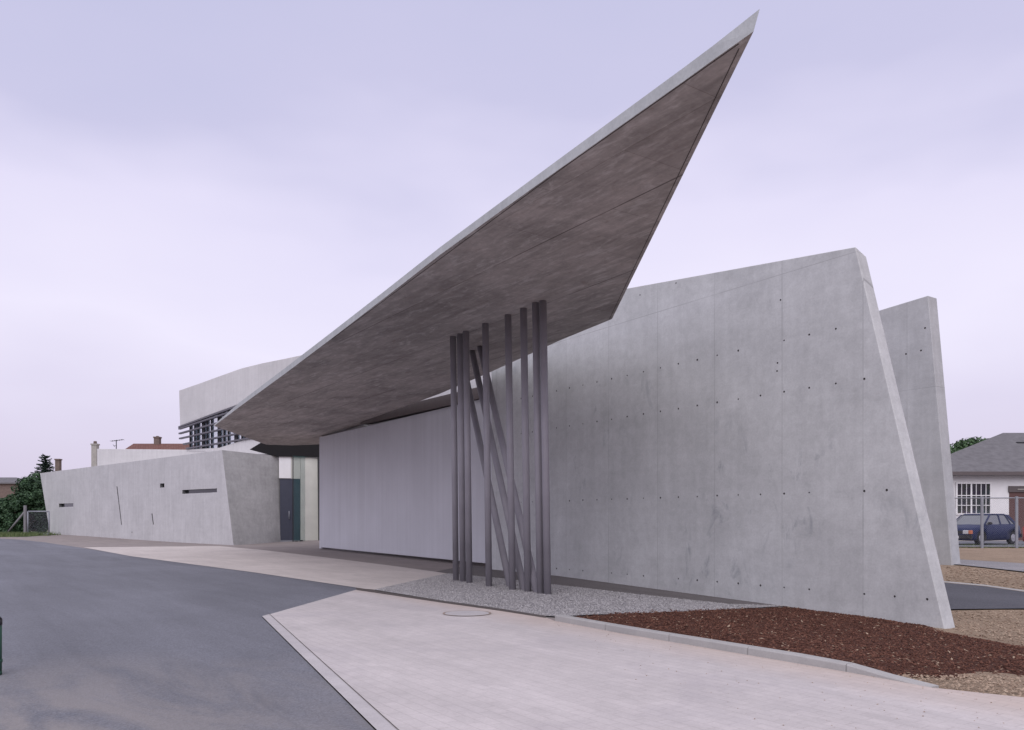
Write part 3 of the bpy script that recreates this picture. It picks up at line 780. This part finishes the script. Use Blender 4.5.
wall('recess_shade_slab', PE, PE.pts([(250, 449.4), (277, 456.6), (332, 456.9), (332, 442), (262, 442)]), 0.3, M['black'], BLD, None, None, 0.0, off=-0.12)  # black slab painted in for the deep shade between side wall and canopy
wall('entrance_side', PE, [(PE.u(318.2), 0.0), (PE.u(319.4), 0.0), (PE.u(319.0), zt1), (PE.u(317.4), zt1)], 0.3, M['dark'], BLD, None, None, 0.004, off=-0.3)
wall('recess_back', PE, [(-2, -0.2), (8, -0.2), (8, 5.0), (-2, 5.0)], 0.2, M['rear'], BLD, None, None, 0, off=0.6)

# ------------------------------------------------------------------ vegetation
def leaves(bm, c, rad, n, size, r, up=0.4):
    c = Vector(c)
    for _ in range(n):
        while True:
            p = Vector((r.uniform(-1, 1), r.uniform(-1, 1), r.uniform(-1, 1)))
            if 0.15 < p.length <= 1: break
        p = p.normalized() * (p.length ** 0.6)
        q = c + Vector((p.x * rad[0], p.y * rad[1], p.z * rad[2]))
        nrm = (p + Vector((r.gauss(0, .6), r.gauss(0, .6), r.gauss(0, .6) + up))).normalized()
        a = nrm.orthogonal().normalized(); a = Matrix.Rotation(r.uniform(0, 6.28), 3, nrm) @ a; b = nrm.cross(a)
        s = size * r.uniform(0.6, 1.3)
        v = [bm.verts.new(q + a * s), bm.verts.new(q + b * s * 0.5 + nrm * s * 0.12), bm.verts.new(q - a * s), bm.verts.new(q - b * s * 0.5 + nrm * s * 0.12)]
        bm.faces.new(v)
def tree(name, x, y, h, w, label, cat, group, mat, n=40, per=150, size=0.11, trunk_h=0.4, seed=1, low=0.15):
    r = random.Random(seed); z = zt(x, y)
    t = empty(name, (x, y, z), 0, label, cat, group)
    bm = bmesh.new()
    tube(bm, (0, 0, -0.1), (0.08 * w * r.uniform(-1, 1), 0, h * 0.75), 0.035 * h ** 0.8, 0.02, 8)
    cl = []
    for i in range(n):
        a = r.uniform(0, 6.283); zz = low + (1 - low) * r.random() ** 0.8
        prof = math.sin(math.pi * min(0.97, max(0.08, (zz * 0.85 + 0.12)))) ** 0.6
        rr_ = w * 0.5 * prof * r.uniform(0.3, 0.95)
        c = Vector((math.cos(a) * rr_, math.sin(a) * rr_, zz * h * 0.93))
        cl.append(c)
        if i % 3 == 0: tube(bm, (0, 0, max(0.1, c.z * 0.5)), tuple(c), 0.02 * h ** 0.6, 0.008, 5, False)
    link('trunk', bm, M['bark'], t, local=True)
    bm = bmesh.new()
    for c in cl:
        s = r.uniform(0.10, 0.2) * w
        leaves(bm, c, (s * 1.15, s * 1.15, s * 0.8), per, size, r)
    link('crown', bm, mat, t, local=True)
    return t
def at(px, Y): return ((px - CX) / F * Y, Y)
bg = 'dark green bushes behind the wire fence'
def z_of(py, Y): return H + (HY - py) / F * Y
specs = [(3, 66.5, 499, 2.6, 'low dark bush at the left edge before the brown brick house'), (14, 66.0, 500, 2.0, 'dark bush between the low edge bush and the tall one by the gate'),
         (29, 67.0, 476.0, 3.0, 'tall dark green bush rising above the fence post'), (40, 69.5, 472.5, 2.9, 'dark green bush behind the gate and raked wall end'), (-12, 67.5, 490, 7, None)]
for i, (px, Y, py, w, lab) in enumerate(specs):
    if lab is None: continue
    x, y = at(px, Y)
    tree('bush', x, y, z_of(py, Y) - 0.2, w, lab, 'bush', bg, M['leaf'], 60, 150, 0.13, 0.2, 20 + i, 0.03)
def conifer(px, Y, pyt, label):
    x, y = at(px, Y); z = zt(x, y); h = z_of(pyt, Y) - z; r = random.Random(11)
    t = empty('conifer_tree', (x, y, z), 0, label, 'tree')
    bm = bmesh.new(); tube(bm, (0, 0, -0.1), (0, 0, h), 0.16, 0.012, 8); link('trunk', bm, M['bark'], t, local=True)
    bm = bmesh.new(); zz = h * 0.25
    while zz < h * 0.985:
        L_ = 0.25 + (h - zz) * 0.42; n = r.randint(4, 6); a0 = r.uniform(0, 6)
        for i in range(n):
            a = a0 + i * 6.283 / n + r.uniform(-.3, .3); ln = L_ * r.uniform(0.65, 1.1)
            d = Vector((math.cos(a), math.sin(a), r.uniform(-0.15, 0.45))); sd = Vector((-math.sin(a), math.cos(a), 0))
            k = 0.1
            while k < 1:
                c = Vector((0, 0, zz)) + d * (ln * k) + Vector((0, 0, -0.1 * k * k * ln + (0.12 * k * ln)))
                for s in (-1, 1):
                    q = c + sd * s * (0.30 * (1.1 - k) * min(1, L_)) + d * 0.12 + Vector((0, 0, r.uniform(-.06, .06)))
                    w = Vector((0, 0, 0.045))
                    bm.faces.new([bm.verts.new(c - w), bm.verts.new(c + w), bm.verts.new(q + w * .3)])
                    bm.faces.new([bm.verts.new(c - d * .05), bm.verts.new(c + d * .05), bm.verts.new(q)])
                k += 0.035
        zz += r.uniform(0.10, 0.16)
    link('crown', bm, M['needle'], t, local=True)
conifer(45, 82, 454.5, 'small pointed conifer showing above the low wall end')
for i, (px, pyt, w, lab) in enumerate(((958, 446, 4.5, 'tree crown peeping above the grey roof next to the tall wall'), (972, 437.5, 5.5, 'tallest leafy tree behind the grey roof'), (987, 438.5, 3.6, 'thin treetop behind the grey roof near its ridge'))):
    x, y = at(px, 78); tree('leafy_tree', x, y, (z_of(pyt, 78) - 0.17) * 1.005, w * 1.15, lab, 'tree', 'trees behind the grey roofed house', M['leaf2'], 90, 160, 0.17, 0.4, 40 + i, 0.35)
# grass tufts along the fences
def tufts(name, pts_, n, hgt, seed):
    r = random.Random(seed); bm = bmesh.new()
    (x0, y0), (x1, y1), wd = pts_
    for _ in range(n):
        k = r.random(); x = x0 + (x1 - x0) * k + r.gauss(0, wd * .3); y = y0 + (y1 - y0) * k + r.gauss(0, wd)
        z = zt(x, y) - 0.02; a = r.uniform(0, 6.28); h = hgt * r.uniform(0.4, 1.2); w = 0.02
        d = Vector((math.cos(a), math.sin(a), 0)); b = Vector((x, y, z))
        l = Vector((r.gauss(0, .35) * h, r.gauss(0, .35) * h, h))
        bm.faces.new([bm.verts.new(b - d * w), bm.verts.new(b + d * w), bm.verts.new(b + l)])
    return tag(link(name, bm, M['grassblade']), kind='stuff')
tufts('grass', (gp(-40, 536.4), gp(40, 535.6), 1.2), 7000, 0.28, 3)
tufts('weeds', ((17.0, 32.6), (24.0, 31.9), 0.15), 900, 0.16, 4)

# ------------------------------------------------------------------ fences
def ribbons(bm, x0, x1, z0, z1, cell, r):
    """diagonal wires of a chain link panel in the plane y = 0"""
    def seg(p, q):
        d = Vector((q[0]-p[0], 0, q[1]-p[1])); n = Vector((-d.z, 0, d.x)).normalized() * r
        a, b = Vector((p[0], 0, p[1])), Vector((q[0], 0, q[1])); o = Vector((0, r, 0))
        bm.faces.new([bm.verts.new(a - n), bm.verts.new(b - n), bm.verts.new(b + n), bm.verts.new(a + n)])
        bm.faces.new([bm.verts.new(a - o), bm.verts.new(b - o), bm.verts.new(b + o), bm.verts.new(a + o)])
    Hh = z1 - z0; c = x0 - Hh
    while c < x1:
        a0, a1 = max(c, x0), min(c + Hh, x1)
        if a1 > a0:
            seg((a0, z0 + (a0 - c)), (a1, z0 + (a1 - c))); seg((a0, z1 - (a0 - c)), (a1, z1 - (a1 - c)))
        c += cell
fy = 32.0
fr = empty('wire_fence', (18.8, fy, zt(18.8, fy)), R(-4), 'grey wire mesh fence on square posts in front of the blue car', 'fence')
for x in (-1.35, 0.0, 1.33, 2.66, 4.0):
    bm = bmesh.new(); box(bm, x - 0.048, x + 0.048, -0.04, 0.04, -0.1, 2.04); bevel(bm, 0.008); link('fence_post', bm, M['steel'], fr, local=True)
for z in (0.05, 1.98):
    bm = bmesh.new(); tube(bm, (-3, 0, z), (4.0, 0, z), 0.022, None, 8); link('rail', bm, M['steel'], fr, local=True)
bm = bmesh.new(); ribbons(bm, -3, 4.0, 0.07, 1.97, 0.085, 0.0016); link('wire_mesh', bm, M['steel'], fr, local=True)
# gate and strained post at the left
gx, gy = at(25.2, 58.0); gz_ = zt(gx, gy)
fl = empty('wire_gate', (gx, gy, gz_), R(-10), 'grey wire mesh gate with braced post beside the bushes', 'gate')
bm = bmesh.new(); box(bm, -0.09, 0.09, -0.07, 0.07, -0.1, z_of(505.5, 58) - gz_); bevel(bm, 0.01); link('gate_post', bm, M['postgrey'], fl, local=True)
bm = bmesh.new(); tube(bm, (-1.35, -0.05, 0.25), (-0.06, 0, z_of(512, 58) - gz_), 0.07, None, 8); link('brace', bm, M['postgrey'], fl, local=True)
gt = z_of(511.5, 58) - gz_
for nm, p, q in (('gate_frame', (0.22, 0, 0.06), (0.22, 0, gt)), ('gate_frame', (1.95, 0, 0.06), (1.95, 0, gt)), ('gate_frame', (0.22, 0, gt), (1.95, 0, gt)), ('gate_frame', (0.22, 0, 0.08), (1.95, 0, 0.08))):
    bm = bmesh.new(); tube(bm, p, q, 0.05, None, 8); link(nm, bm, M['steel'], fl, local=True)
bm = bmesh.new(); ribbons(bm, 0.24, 1.93, 0.1, gt - 0.02, 0.07, 0.0022); link('wire_mesh', bm, M['steel'], fl, local=True)

# ------------------------------------------------------------------ houses and chimneys far off
def gable_house(name, x0, x1, y0, y1, zw, zr, ridge, wallm, roofm, label, over=0.4, skew=0.0):
    """hip-ended roof: ridge = (xa, xb)"""
    z0 = zt((x0 + x1) / 2, y0)
    t = empty(name, (x0, y0, z0), 0, label, 'house')
    bm = bmesh.new(); V_ = box(bm, x0, x1, y0, y1, z0 - 0.2, zw)
    V_[3].co.x += skew; V_[7].co.x += skew
    link('wall', bm, wallm, t)
    bm = bmesh.new(); ym = (y0 + y1) / 2
    e = [bm.verts.new(p) for p in ((x0-over, y0-over, zw), (x1+over, y0-over, zw), (x1+over, y1+over, zw), (x0-over+skew, y1+over, zw))]
    e2 = [bm.verts.new((v.co.x, v.co.y, zw + 0.16)) for v in e]
    a = bm.verts.new((ridge[0], ym, zr)); b = bm.verts.new((ridge[1], ym, zr))
    bm.faces.new(e[::-1])
    for i in range(4): bm.faces.new([e[i], e[(i+1) % 4], e2[(i+1) % 4], e2[i]])
    bm.faces.new([e2[0], e2[1], b, a]); bm.faces.new([e2[1], e2[2], b]); bm.faces.new([e2[2], e2[3], a, b]); bm.faces.new([e2[3], e2[0], a])
    bmesh.ops.recalc_face_normals(bm, faces=bm.faces[:])
    rf = link('roof', bm, roofm, t)
    return t, rf
# red roofed house behind the parapet
hy = 92.0
xa, xb = at(119, hy)[0], at(215, hy)[0]
hr, rf = gable_house('house', xa, xb, hy, hy + 8, z_of(458, hy), z_of(443.6, hy + 4), (at(133.5, hy + 4)[0], at(190, hy + 4)[0]), M['brickbrown'], M['redtile'], 'house with red tiled roof and chimney behind the long pale wall')
def chimney_bm(w, d, z0, z1, cap=True, pot=0.0):
    bm = bmesh.new(); box(bm, -w/2, w/2, -d/2, d/2, z0, z1)
    if cap: box(bm, -w/2 - 0.06, w/2 + 0.06, -d/2 - 0.06, d/2 + 0.06, z1 + 0.003, z1 + 0.16)
    if pot: tube(bm, (0, 0, z1 + 0.165), (0, 0, z1 + 0.165 + pot), w * 0.28, w * 0.24, 10)
    return bm
cx_, cy_ = at(157.5, hy + 4)
link('chimney', chimney_bm(0.62, 0.62, 6, z_of(438.2, hy + 4), True, 0.1), M['brickbrown'], rf, (cx_, cy_, 0))
for px, Y, pyt, w, mat, lab, pot in ((95.2, 68.0, 445.2, 0.44, M['stone'], 'pale stone chimney with small pot at the left end of the long pale wall', 0.22), (58.3, 76.0, 460.2, 0.40, M['brickbrown'], 'slim brown chimney showing just above the low wall', 0.0)):
    x, y = at(px, Y); z = zt(x, y); t = empty('chimney', (x, y, z), 0, lab, 'chimney')
    zt_ = z_of(pyt, Y) - z
    bm = bmesh.new(); box(bm, -w/2, w/2, -w/2, w/2, -0.2, zt_); link('stack', bm, mat, t, local=True)
    bm = bmesh.new(); box(bm, -w/2 - 0.05, w/2 + 0.05, -w/2 - 0.05, w/2 + 0.05, zt_ + 0.003, zt_ + 0.12); link('cap', bm, mat, t, local=True)
    if pot:
        bm = bmesh.new(); tube(bm, (0, 0, zt_ + 0.123), (0, 0, zt_ + 0.123 + pot), 0.15, 0.13, 10); link('pot', bm, M['brickbrown'], t, local=True)
ax, ay = at(116.3, 84.0); az = zt(ax, ay)
ta = empty('tv_antenna', (ax, ay, az), 0, 'thin roof aerial with cross rods above the long pale wall', 'antenna')
zt_ = z_of(440, 84) - az
bm = bmesh.new(); tube(bm, (0, 0, 0), (0, 0, zt_), 0.045, None, 6); link('mast', bm, M['dark'], ta, local=True)
bm = bmesh.new(); tube(bm, (-0.55, 0, zt_ - 0.12), (0.75, 0, zt_ + 0.05), 0.025, None, 6)
for k in range(6):
    x = -0.5 + k * 0.24; tube(bm, (x, -0.35, zt_ - 0.12 + k * 0.03), (x, 0.35, zt_ - 0.12 + k * 0.03), 0.015, None, 5)
tube(bm, (-0.3, 0, zt_ - 0.6), (0.05, 0, zt_ - 0.6), 0.02, None, 5); tube(bm, (-0.25, -0.2, zt_ - 0.5), (-0.25, 0.2, zt_ - 0.7), 0.02, None, 5)
link('aerial', bm, M['dark'], ta, local=True)
# brown house at the far left edge
hb, _ = gable_house('house', at(-70, 95)[0], at(19, 95)[0], 95, 103, z_of(484, 95), z_of(477.4, 99), (at(-64, 99)[0], at(16, 99)[0]), M['brickbrown'], M['rooftile'], 'low brown brick house with grey roof at the left edge behind bushes', 0.3)
# white house with grey roof at the right
PH0 = 43.6
x0h = at(912, PH0)[0]
zw = z_of(475.4, PH0)
wh, rfh = gable_house('house', x0h, x0h + 26, PH0, PH0 + 11, zw, z_of(432.8, PH0 + 5.5), (at(1003, PH0 + 5.5)[0], x0h + 21), M['white'], M['rooftile'], 'white house with grey hipped roof and barred window behind the parked car', 0.6, 5.0)
bm = bmesh.new(); box(bm, x0h - 0.62, x0h + 26.62, PH0 - 0.66, PH0 - 0.605, zw - 0.02, zw + 0.17); link('gutter', bm, M['fasciabrown'], wh)
# window with bars
wx0, wx1 = at(956, PH0)[0], at(990, PH0)[0]; wz0, wz1 = z_of(514, PH0), z_of(483.2, PH0)
bm = bmesh.new(); box(bm, wx0, wx1, PH0 - 0.03, PH0 - 0.005, wz0, wz1)
win = link('window', bm, M['curtain'], wh)
bm = bmesh.new()
W_ = wx1 - wx0
for k in range(8):
    x = wx0 + W_ * k / 7; w = 0.04 if k in (0, 3, 7) else 0.015
    box(bm, x - w, x + w, PH0 - 0.09, PH0 - 0.035, wz0 - 0.04, wz1 + 0.04)
for k, w in ((0, 0.035), (0.28, 0.018), (0.60, 0.022), (1, 0.035)):
    z = wz0 + (wz1 - wz0) * k; box(bm, wx0, wx1, PH0 - 0.115, PH0 - 0.093, z - w, z + w)
link('frame', bm, M['white'], win)
# doorway
dx0 = at(1009, PH0)[0]; dz1 = z_of(487, PH0)
bm = bmesh.new(); box(bm, dx0, dx0 + 2.6, PH0 - 0.03, PH0 - 0.005, 0.17, dz1)
dr = link('door', bm, M['brownpaint'], wh)
bm = bmesh.new(); box(bm, dx0 - 0.06, dx0 + 2.66, PH0 - 0.10, PH0 - 0.035, dz1 - 0.28, dz1 + 0.05); link('door_head', bm, M['fasciabrown'], dr)
bm = bmesh.new(); box(bm, dx0 + 0.4, dx0 + 1.9, PH0 - 0.13, PH0 - 0.103, dz1 - 0.16, dz1 - 0.10); link('lamp_strip', bm, M['stone'], dr)
# roof light: dark raised slot on the front slope
def on_roof(px, py):
    ze = zw + 0.16; zr = z_of(432.8, PH0 + 5.5); y0_, ym = PH0 - 0.6, PH0 + 5.5
    sl = (zr - ze) / (ym - y0_)
    k = (HY - py) / F
    Y = (ze - sl * y0_ - H) / (k - sl); return Vector(((px - CX) / F * Y, Y, H + k * Y)), sl
p0, sl = on_roof(1017.5, 443.4)
bm = bmesh.new(); box(bm, 0, 2.4, 0, 0.9, 0.0, 0.22); bevel(bm, 0.02)
rl = link('roof_light', bm, M['dark'], rfh, (p0.x, p0.y, p0.z - 0.12))

# ------------------------------------------------------------------ parked car
def car():
    t = empty('parked_car', (21.2, 36.25, zt(21.2, 36.25)), R(-150), 'dark blue saloon car parked behind the wire fence', 'car')
    # body: cross sections along x (front = +x), half width, sill, belt
    bm = bmesh.new()
    prof = [(2.00, 0.60, 0.30, 0.60), (1.95, 0.74, 0.22, 0.70), (1.80, 0.79, 0.20, 0.76), (1.3, 0.82, 0.19, 0.83), (0.85, 0.83, 0.19, 0.89), (0.2, 0.83, 0.19, 0.91), (-0.6, 0.83, 0.19, 0.92), (-1.3, 0.82, 0.19, 0.93), (-1.75, 0.79, 0.22, 0.90), (-1.95, 0.74, 0.28, 0.85), (-2.0, 0.66, 0.36, 0.78)]
    rings = []
    for (x, w, z0, z1) in prof:
        zz = z0 + (z1 - z0) * 0.55
        rings.append([bm.verts.new(p) for p in ((x, -w*0.9, z0), (x, -w, z0 + 0.08), (x, -w*1.01, zz), (x, -w*0.97, z1 - 0.05), (x, -w*0.90, z1), (x, 0, z1 + 0.03), (x, w*0.90, z1), (x, w*0.97, z1 - 0.05), (x, w*1.01, zz), (x, w, z0 + 0.08), (x, w*0.9, z0))])
    for a, b in zip(rings, rings[1:]):
        for i in range(10): bm.faces.new([a[i], a[i+1], b[i+1], b[i]])
        bm.faces.new([a[10], a[0], b[0], b[10]])
    bm.faces.new(rings[0][::-1]); bm.faces.new(rings[-1])
    bmesh.ops.recalc_face_normals(bm, faces=bm.faces[:])
    body = link('body', bm, M['carblue'], t, smooth=True, local=True)
    cw = bmesh.new()
    for x in (1.27, -1.25):
        for s in (-1, 1): tube(cw, (x, s * 0.58, 0.30), (x, s * 1.0, 0.30), 0.345, None, 24)
    loc = world(body); carve(body, cw, M['trim'], tuple(loc), R(-150))
    # cabin: roof, pillars and glass
    def frame(x0l, x1l, x0h, x1h, w0, w1, z0, z1, name, mat, parent, inset=0.0):
        b = bmesh.new()
        lo = [b.verts.new(p) for p in ((x0l, -w0, z0), (x1l, -w0, z0), (x1l, w0, z0), (x0l, w0, z0))]
        hi = [b.verts.new(p) for p in ((x0h, -w1, z1), (x1h, -w1, z1), (x1h, w1, z1), (x0h, w1, z1))]
        b.faces.new(lo[::-1]); b.faces.new(hi)
        for i in range(4): b.faces.new([lo[i], lo[(i+1) % 4], hi[(i+1) % 4], hi[i]])
        bmesh.ops.recalc_face_normals(b, faces=b.faces[:]); bevel(b, 0.03, 2)
        return link(name, b, mat, parent, local=True, smooth=False)
    frame(0.95, -1.55, 0.30, -0.98, 0.76, 0.62, 0.88, 1.335, 'window', M['carglass'], t)
    frame(0.36, -1.03, 0.27, -0.95, 0.635, 0.60, 1.32, 1.385, 'roof', M['carblue'], t)
    for s in (-1, 1):
        for (xl, xh) in ((0.98, 0.33), (-0.28, -0.30), (-1.1, -0.85), (-1.55, -1.0)):
            b = bmesh.new()
            p = Vector((xl, s * 0.765, 0.89)); q = Vector((xh, s * 0.628, 1.345)); d = Vector((0.04 if xl != -1.55 else 0.12, 0, 0)); o = Vector((0, s * 0.014, 0))
            v = [p - d, p + d, q + d, q - d]
            A = [b.verts.new(k + o) for k in v]; B = [b.verts.new(k - o * 2) for k in v]
            b.faces.new(A); b.faces.new(B[::-1])
            for i in range(4): b.faces.new([A[i], A[(i+1) % 4], B[(i+1) % 4], B[i]])
            bmesh.ops.recalc_face_normals(b, faces=b.faces[:])
            link('pillar', b, M['carblue'], t, local=True)
    for x in (1.27, -1.25):
        for s in (-1, 1):
            w = empty('wheel', (x, s * 0.70, 0.30)); w.parent = t
            b = bmesh.new(); tube(b, (0, -0.09, 0), (0, 0.09, 0), 0.295, None, 24); bevel(b, 0.025, 2); link('tyre', b, M['rubber'], w, local=True)
            b = bmesh.new(); tube(b, (0, s * 0.08, 0), (0, s * 0.10, 0), 0.185, 0.16, 20); tube(b, (0, s * 0.10, 0), (0, s * 0.115, 0), 0.06, 0.05, 12); link('rim', b, M['rim'], w, local=True)
    b = bmesh.new(); box(b, 1.93, 2.07, -0.80, 0.80, 0.28, 0.46); bevel(b, 0.03, 2); link('front_bumper', b, M['trim'], t, local=True)
    b = bmesh.new(); box(b, -2.07, -1.93, -0.78, 0.78, 0.30, 0.48); bevel(b, 0.03, 2); link('rear_bumper', b, M['trim'], t, local=True)
    b = bmesh.new(); box(b, 1.95, 2.015, -0.38, 0.38, 0.50, 0.64); bevel(b, 0.01); link('grille', b, M['trim'], t, local=True)
    for s in (-1, 1):
        b = bmesh.new(); box(b, 1.94, 2.02, min(s*0.40, s*0.64), max(s*0.40, s*0.64), 0.49, 0.655); bevel(b, 0.015); hl = link('headlight', b, M['lampglass'], t, local=True)
        b = bmesh.new(); box(b, 1.86, 2.012, min(s*0.645, s*0.765), max(s*0.645, s*0.765), 0.49, 0.65); bevel(b, 0.015); link('indicator', b, M['amber'], hl, local=True)
        b = bmesh.new(); box(b, 0.72, 0.86, min(s*0.80, s*0.98), max(s*0.80, s*0.98), 0.90, 1.01); bevel(b, 0.03, 2); link('side_mirror', b, M['trim'], t, local=True)
    b = bmesh.new(); box(b, 2.072, 2.082, -0.26, 0.26, 0.30, 0.41); link('number_plate', b, M['white'], t, local=True)
car()
# red canister in the doorway
rx, ry = at(1026.5, 41.0)
rc = empty('canister', (rx, ry, zt(rx, ry)), 0, 'small red canister standing by the dark doorway at the right edge', 'canister')
bm = bmesh.new(); tube(bm, (0, 0, 0), (0, 0, 0.72), 0.17, None, 20); tube(bm, (0, 0, 0.72), (0, 0, 0.86), 0.17, 0.07, 20); link('shell', bm, M['redpaint'], rc, local=True)
bm = bmesh.new(); tube(bm, (0, 0, 0.86), (0, 0, 0.96), 0.035, None, 10); tube(bm, (-0.08, 0, 0.95), (0.08, 0, 0.95), 0.02, None, 8); link('valve', bm, M['trim'], rc, local=True)
# green bollard cut by the left edge
bx, by = gp(-6.0, 675); 
bo = empty('bollard', (bx, by, 0), 0, 'short dark green bollard with black top on the asphalt at the left edge', 'bollard')
bm = bmesh.new(); tube(bm, (0, 0, 0), (0, 0, 0.40), 0.055, None, 20); tube(bm, (0, 0, 0.0), (0, 0, 0.03), 0.056, 0.056, 20); tube(bm, (0, 0, 0.1), (0, 0, 0.125), 0.060, 0.060, 20); link('shaft', bm, M['greenpaint'], bo, local=True)
bm = bmesh.new(); tube(bm, (0, 0, 0.405), (0, 0, 0.45), 0.058, None, 20); tube(bm, (0, 0, 0.45), (0, 0, 0.49), 0.058, 0.03, 20); link('cap', bm, M['trim'], bo, local=True)
# manhole cover in the pavers
mx, my = gp(467, 614.2)
mh = empty('manhole_cover', (mx, my, 0.008), 0, 'round manhole cover with rusty rim set in the pale pavers', 'manhole cover')
bm = bmesh.new()
def ring(bm, r0, r1, z, seg=40):
    A = [bm.verts.new((r0*math.cos(2*math.pi*i/seg), r0*math.sin(2*math.pi*i/seg), z)) for i in range(seg)]; B = [bm.verts.new((r1*math.cos(2*math.pi*i/seg), r1*math.sin(2*math.pi*i/seg), z)) for i in range(seg)]
    for i in range(seg): bm.faces.new([A[i], B[i], B[(i+1) % seg], A[(i+1) % seg]])
ring(bm, 0.30, 0.325, 0.008); link('rim', bm, M['rust'], mh, local=True)
bm = bmesh.new(); vs = [bm.verts.new((0.297*math.cos(2*math.pi*i/40), 0.297*math.sin(2*math.pi*i/40), 0.006)) for i in range(40)]; bm.faces.new(vs); link('lid', bm, M['edging'], mh, local=True)

# ------------------------------------------------------------------ light, sky, camera
SUN_EL, SUN_AZ = R(38), math.atan2(-0.12, -0.99)      # azimuth from +Y towards +X
W = bpy.data.worlds.new('World'); S.world = W; W.use_nodes = True
nt = W.node_tree; bgd = nt.nodes['Background']
def N(t, **k):
    o = nt.nodes.new(t)
    for a, b in k.items(): setattr(o, a, b)
    return o
sky = N('ShaderNodeTexSky', sky_type='NISHITA', sun_disc=False); sky.sun_elevation = SUN_EL; sky.sun_rotation = SUN_AZ
sky.air_density = 1.4; sky.dust_density = 2.5
tc = N('ShaderNodeTexCoord'); sp = N('ShaderNodeSeparateXYZ'); nt.links.new(tc.outputs['Generated'], sp.inputs[0])
# cloud deck, thick and bright in the middle, thinner and bluer higher up
mp = N('ShaderNodeMapping'); mp.inputs['Scale'].default_value = (1.0, 1.0, 2.6); nt.links.new(tc.outputs['Generated'], mp.inputs[0])
nz = N('ShaderNodeTexNoise'); nz.inputs['Scale'].default_value = 1.7; nz.inputs['Detail'].default_value = 4; nz.inputs['Roughness'].default_value = 0.5; nt.links.new(mp.outputs[0], nz.inputs['Vector'])
ad = N('ShaderNodeMath', operation='MULTIPLY_ADD'); ad.inputs[1].default_value = 0.36; nt.links.new(nz.outputs['Fac'], ad.inputs[0])
sx = N('ShaderNodeMath', operation='MULTIPLY_ADD'); sx.inputs[1].default_value = -0.03; nt.links.new(sp.outputs[0], sx.inputs[0]); nt.links.new(sp.outputs[2], sx.inputs[2])
s2 = N('ShaderNodeMath', operation='ADD'); s2.inputs[1].default_value = -0.195; nt.links.new(sx.outputs[0], s2.inputs[0])
nt.links.new(s2.outputs[0], ad.inputs[2])
rp_ = N('ShaderNodeValToRGB'); el = rp_.color_ramp.elements
stops = [(0.0, (0.64, 0.58, 0.75)), (0.12, (0.69, 0.635, 0.81)), (0.25, (0.81, 0.76, 0.92)), (0.35, (0.745, 0.70, 0.885)), (0.45, (0.575, 0.555, 0.755)), (0.58, (0.52, 0.52, 0.725)), (0.75, (0.95, 0.92, 1.03)), (1.0, (1.15, 1.10, 1.18))]
while len(el) < len(stops): el.new(0.5)
for e, (p, c) in zip(el, stops): e.position = p; e.color = (*c, 1)
nt.links.new(ad.outputs[0], rp_.inputs[0])
mul = N('ShaderNodeMix', data_type='RGBA', blend_type='MIX'); mul.inputs[0].default_value = 0.90
sc_ = N('ShaderNodeVectorMath', operation='SCALE'); sc_.inputs['Scale'].default_value = 10.0; nt.links.new(rp_.outputs[0], sc_.inputs[0])
nt.links.new(sky.outputs[0], mul.inputs[6]); nt.links.new(sc_.outputs[0], mul.inputs[7])
nt.links.new(mul.outputs[2], bgd.inputs['Color']); bgd.inputs['Strength'].default_value = 0.105
sd = bpy.data.lights.new('sun', 'SUN'); sd.energy = 1.35; sd.angle = R(55); sd.color = (1.0, 0.968, 0.985)
so = bpy.data.objects.new('sun', sd); COL.objects.link(so)
dirv = Vector((math.sin(SUN_AZ) * math.cos(SUN_EL), math.cos(SUN_AZ) * math.cos(SUN_EL), math.sin(SUN_EL)))
so.rotation_euler = dirv.to_track_quat('Z', 'Y').to_euler(); so.location = (5, -10, 30)
cd = bpy.data.cameras.new('camera'); co = bpy.data.objects.new('camera', cd); COL.objects.link(co)
co.location = (0, 0, H); co.rotation_euler = (R(90), 0, 0)
cd.sensor_fit = 'HORIZONTAL'; cd.sensor_width = 36; cd.lens = 36 * F / 1024; cd.shift_y = (HY - 365.0) / 1024; cd.clip_end = 4000; cd.clip_start = 0.05
S.camera = co
vs_ = S.view_settings; vs_.view_transform = 'Standard'; vs_.look = 'None'; vs_.exposure = 0.12; vs_.gamma = 1; vs_.use_curve_mapping = False
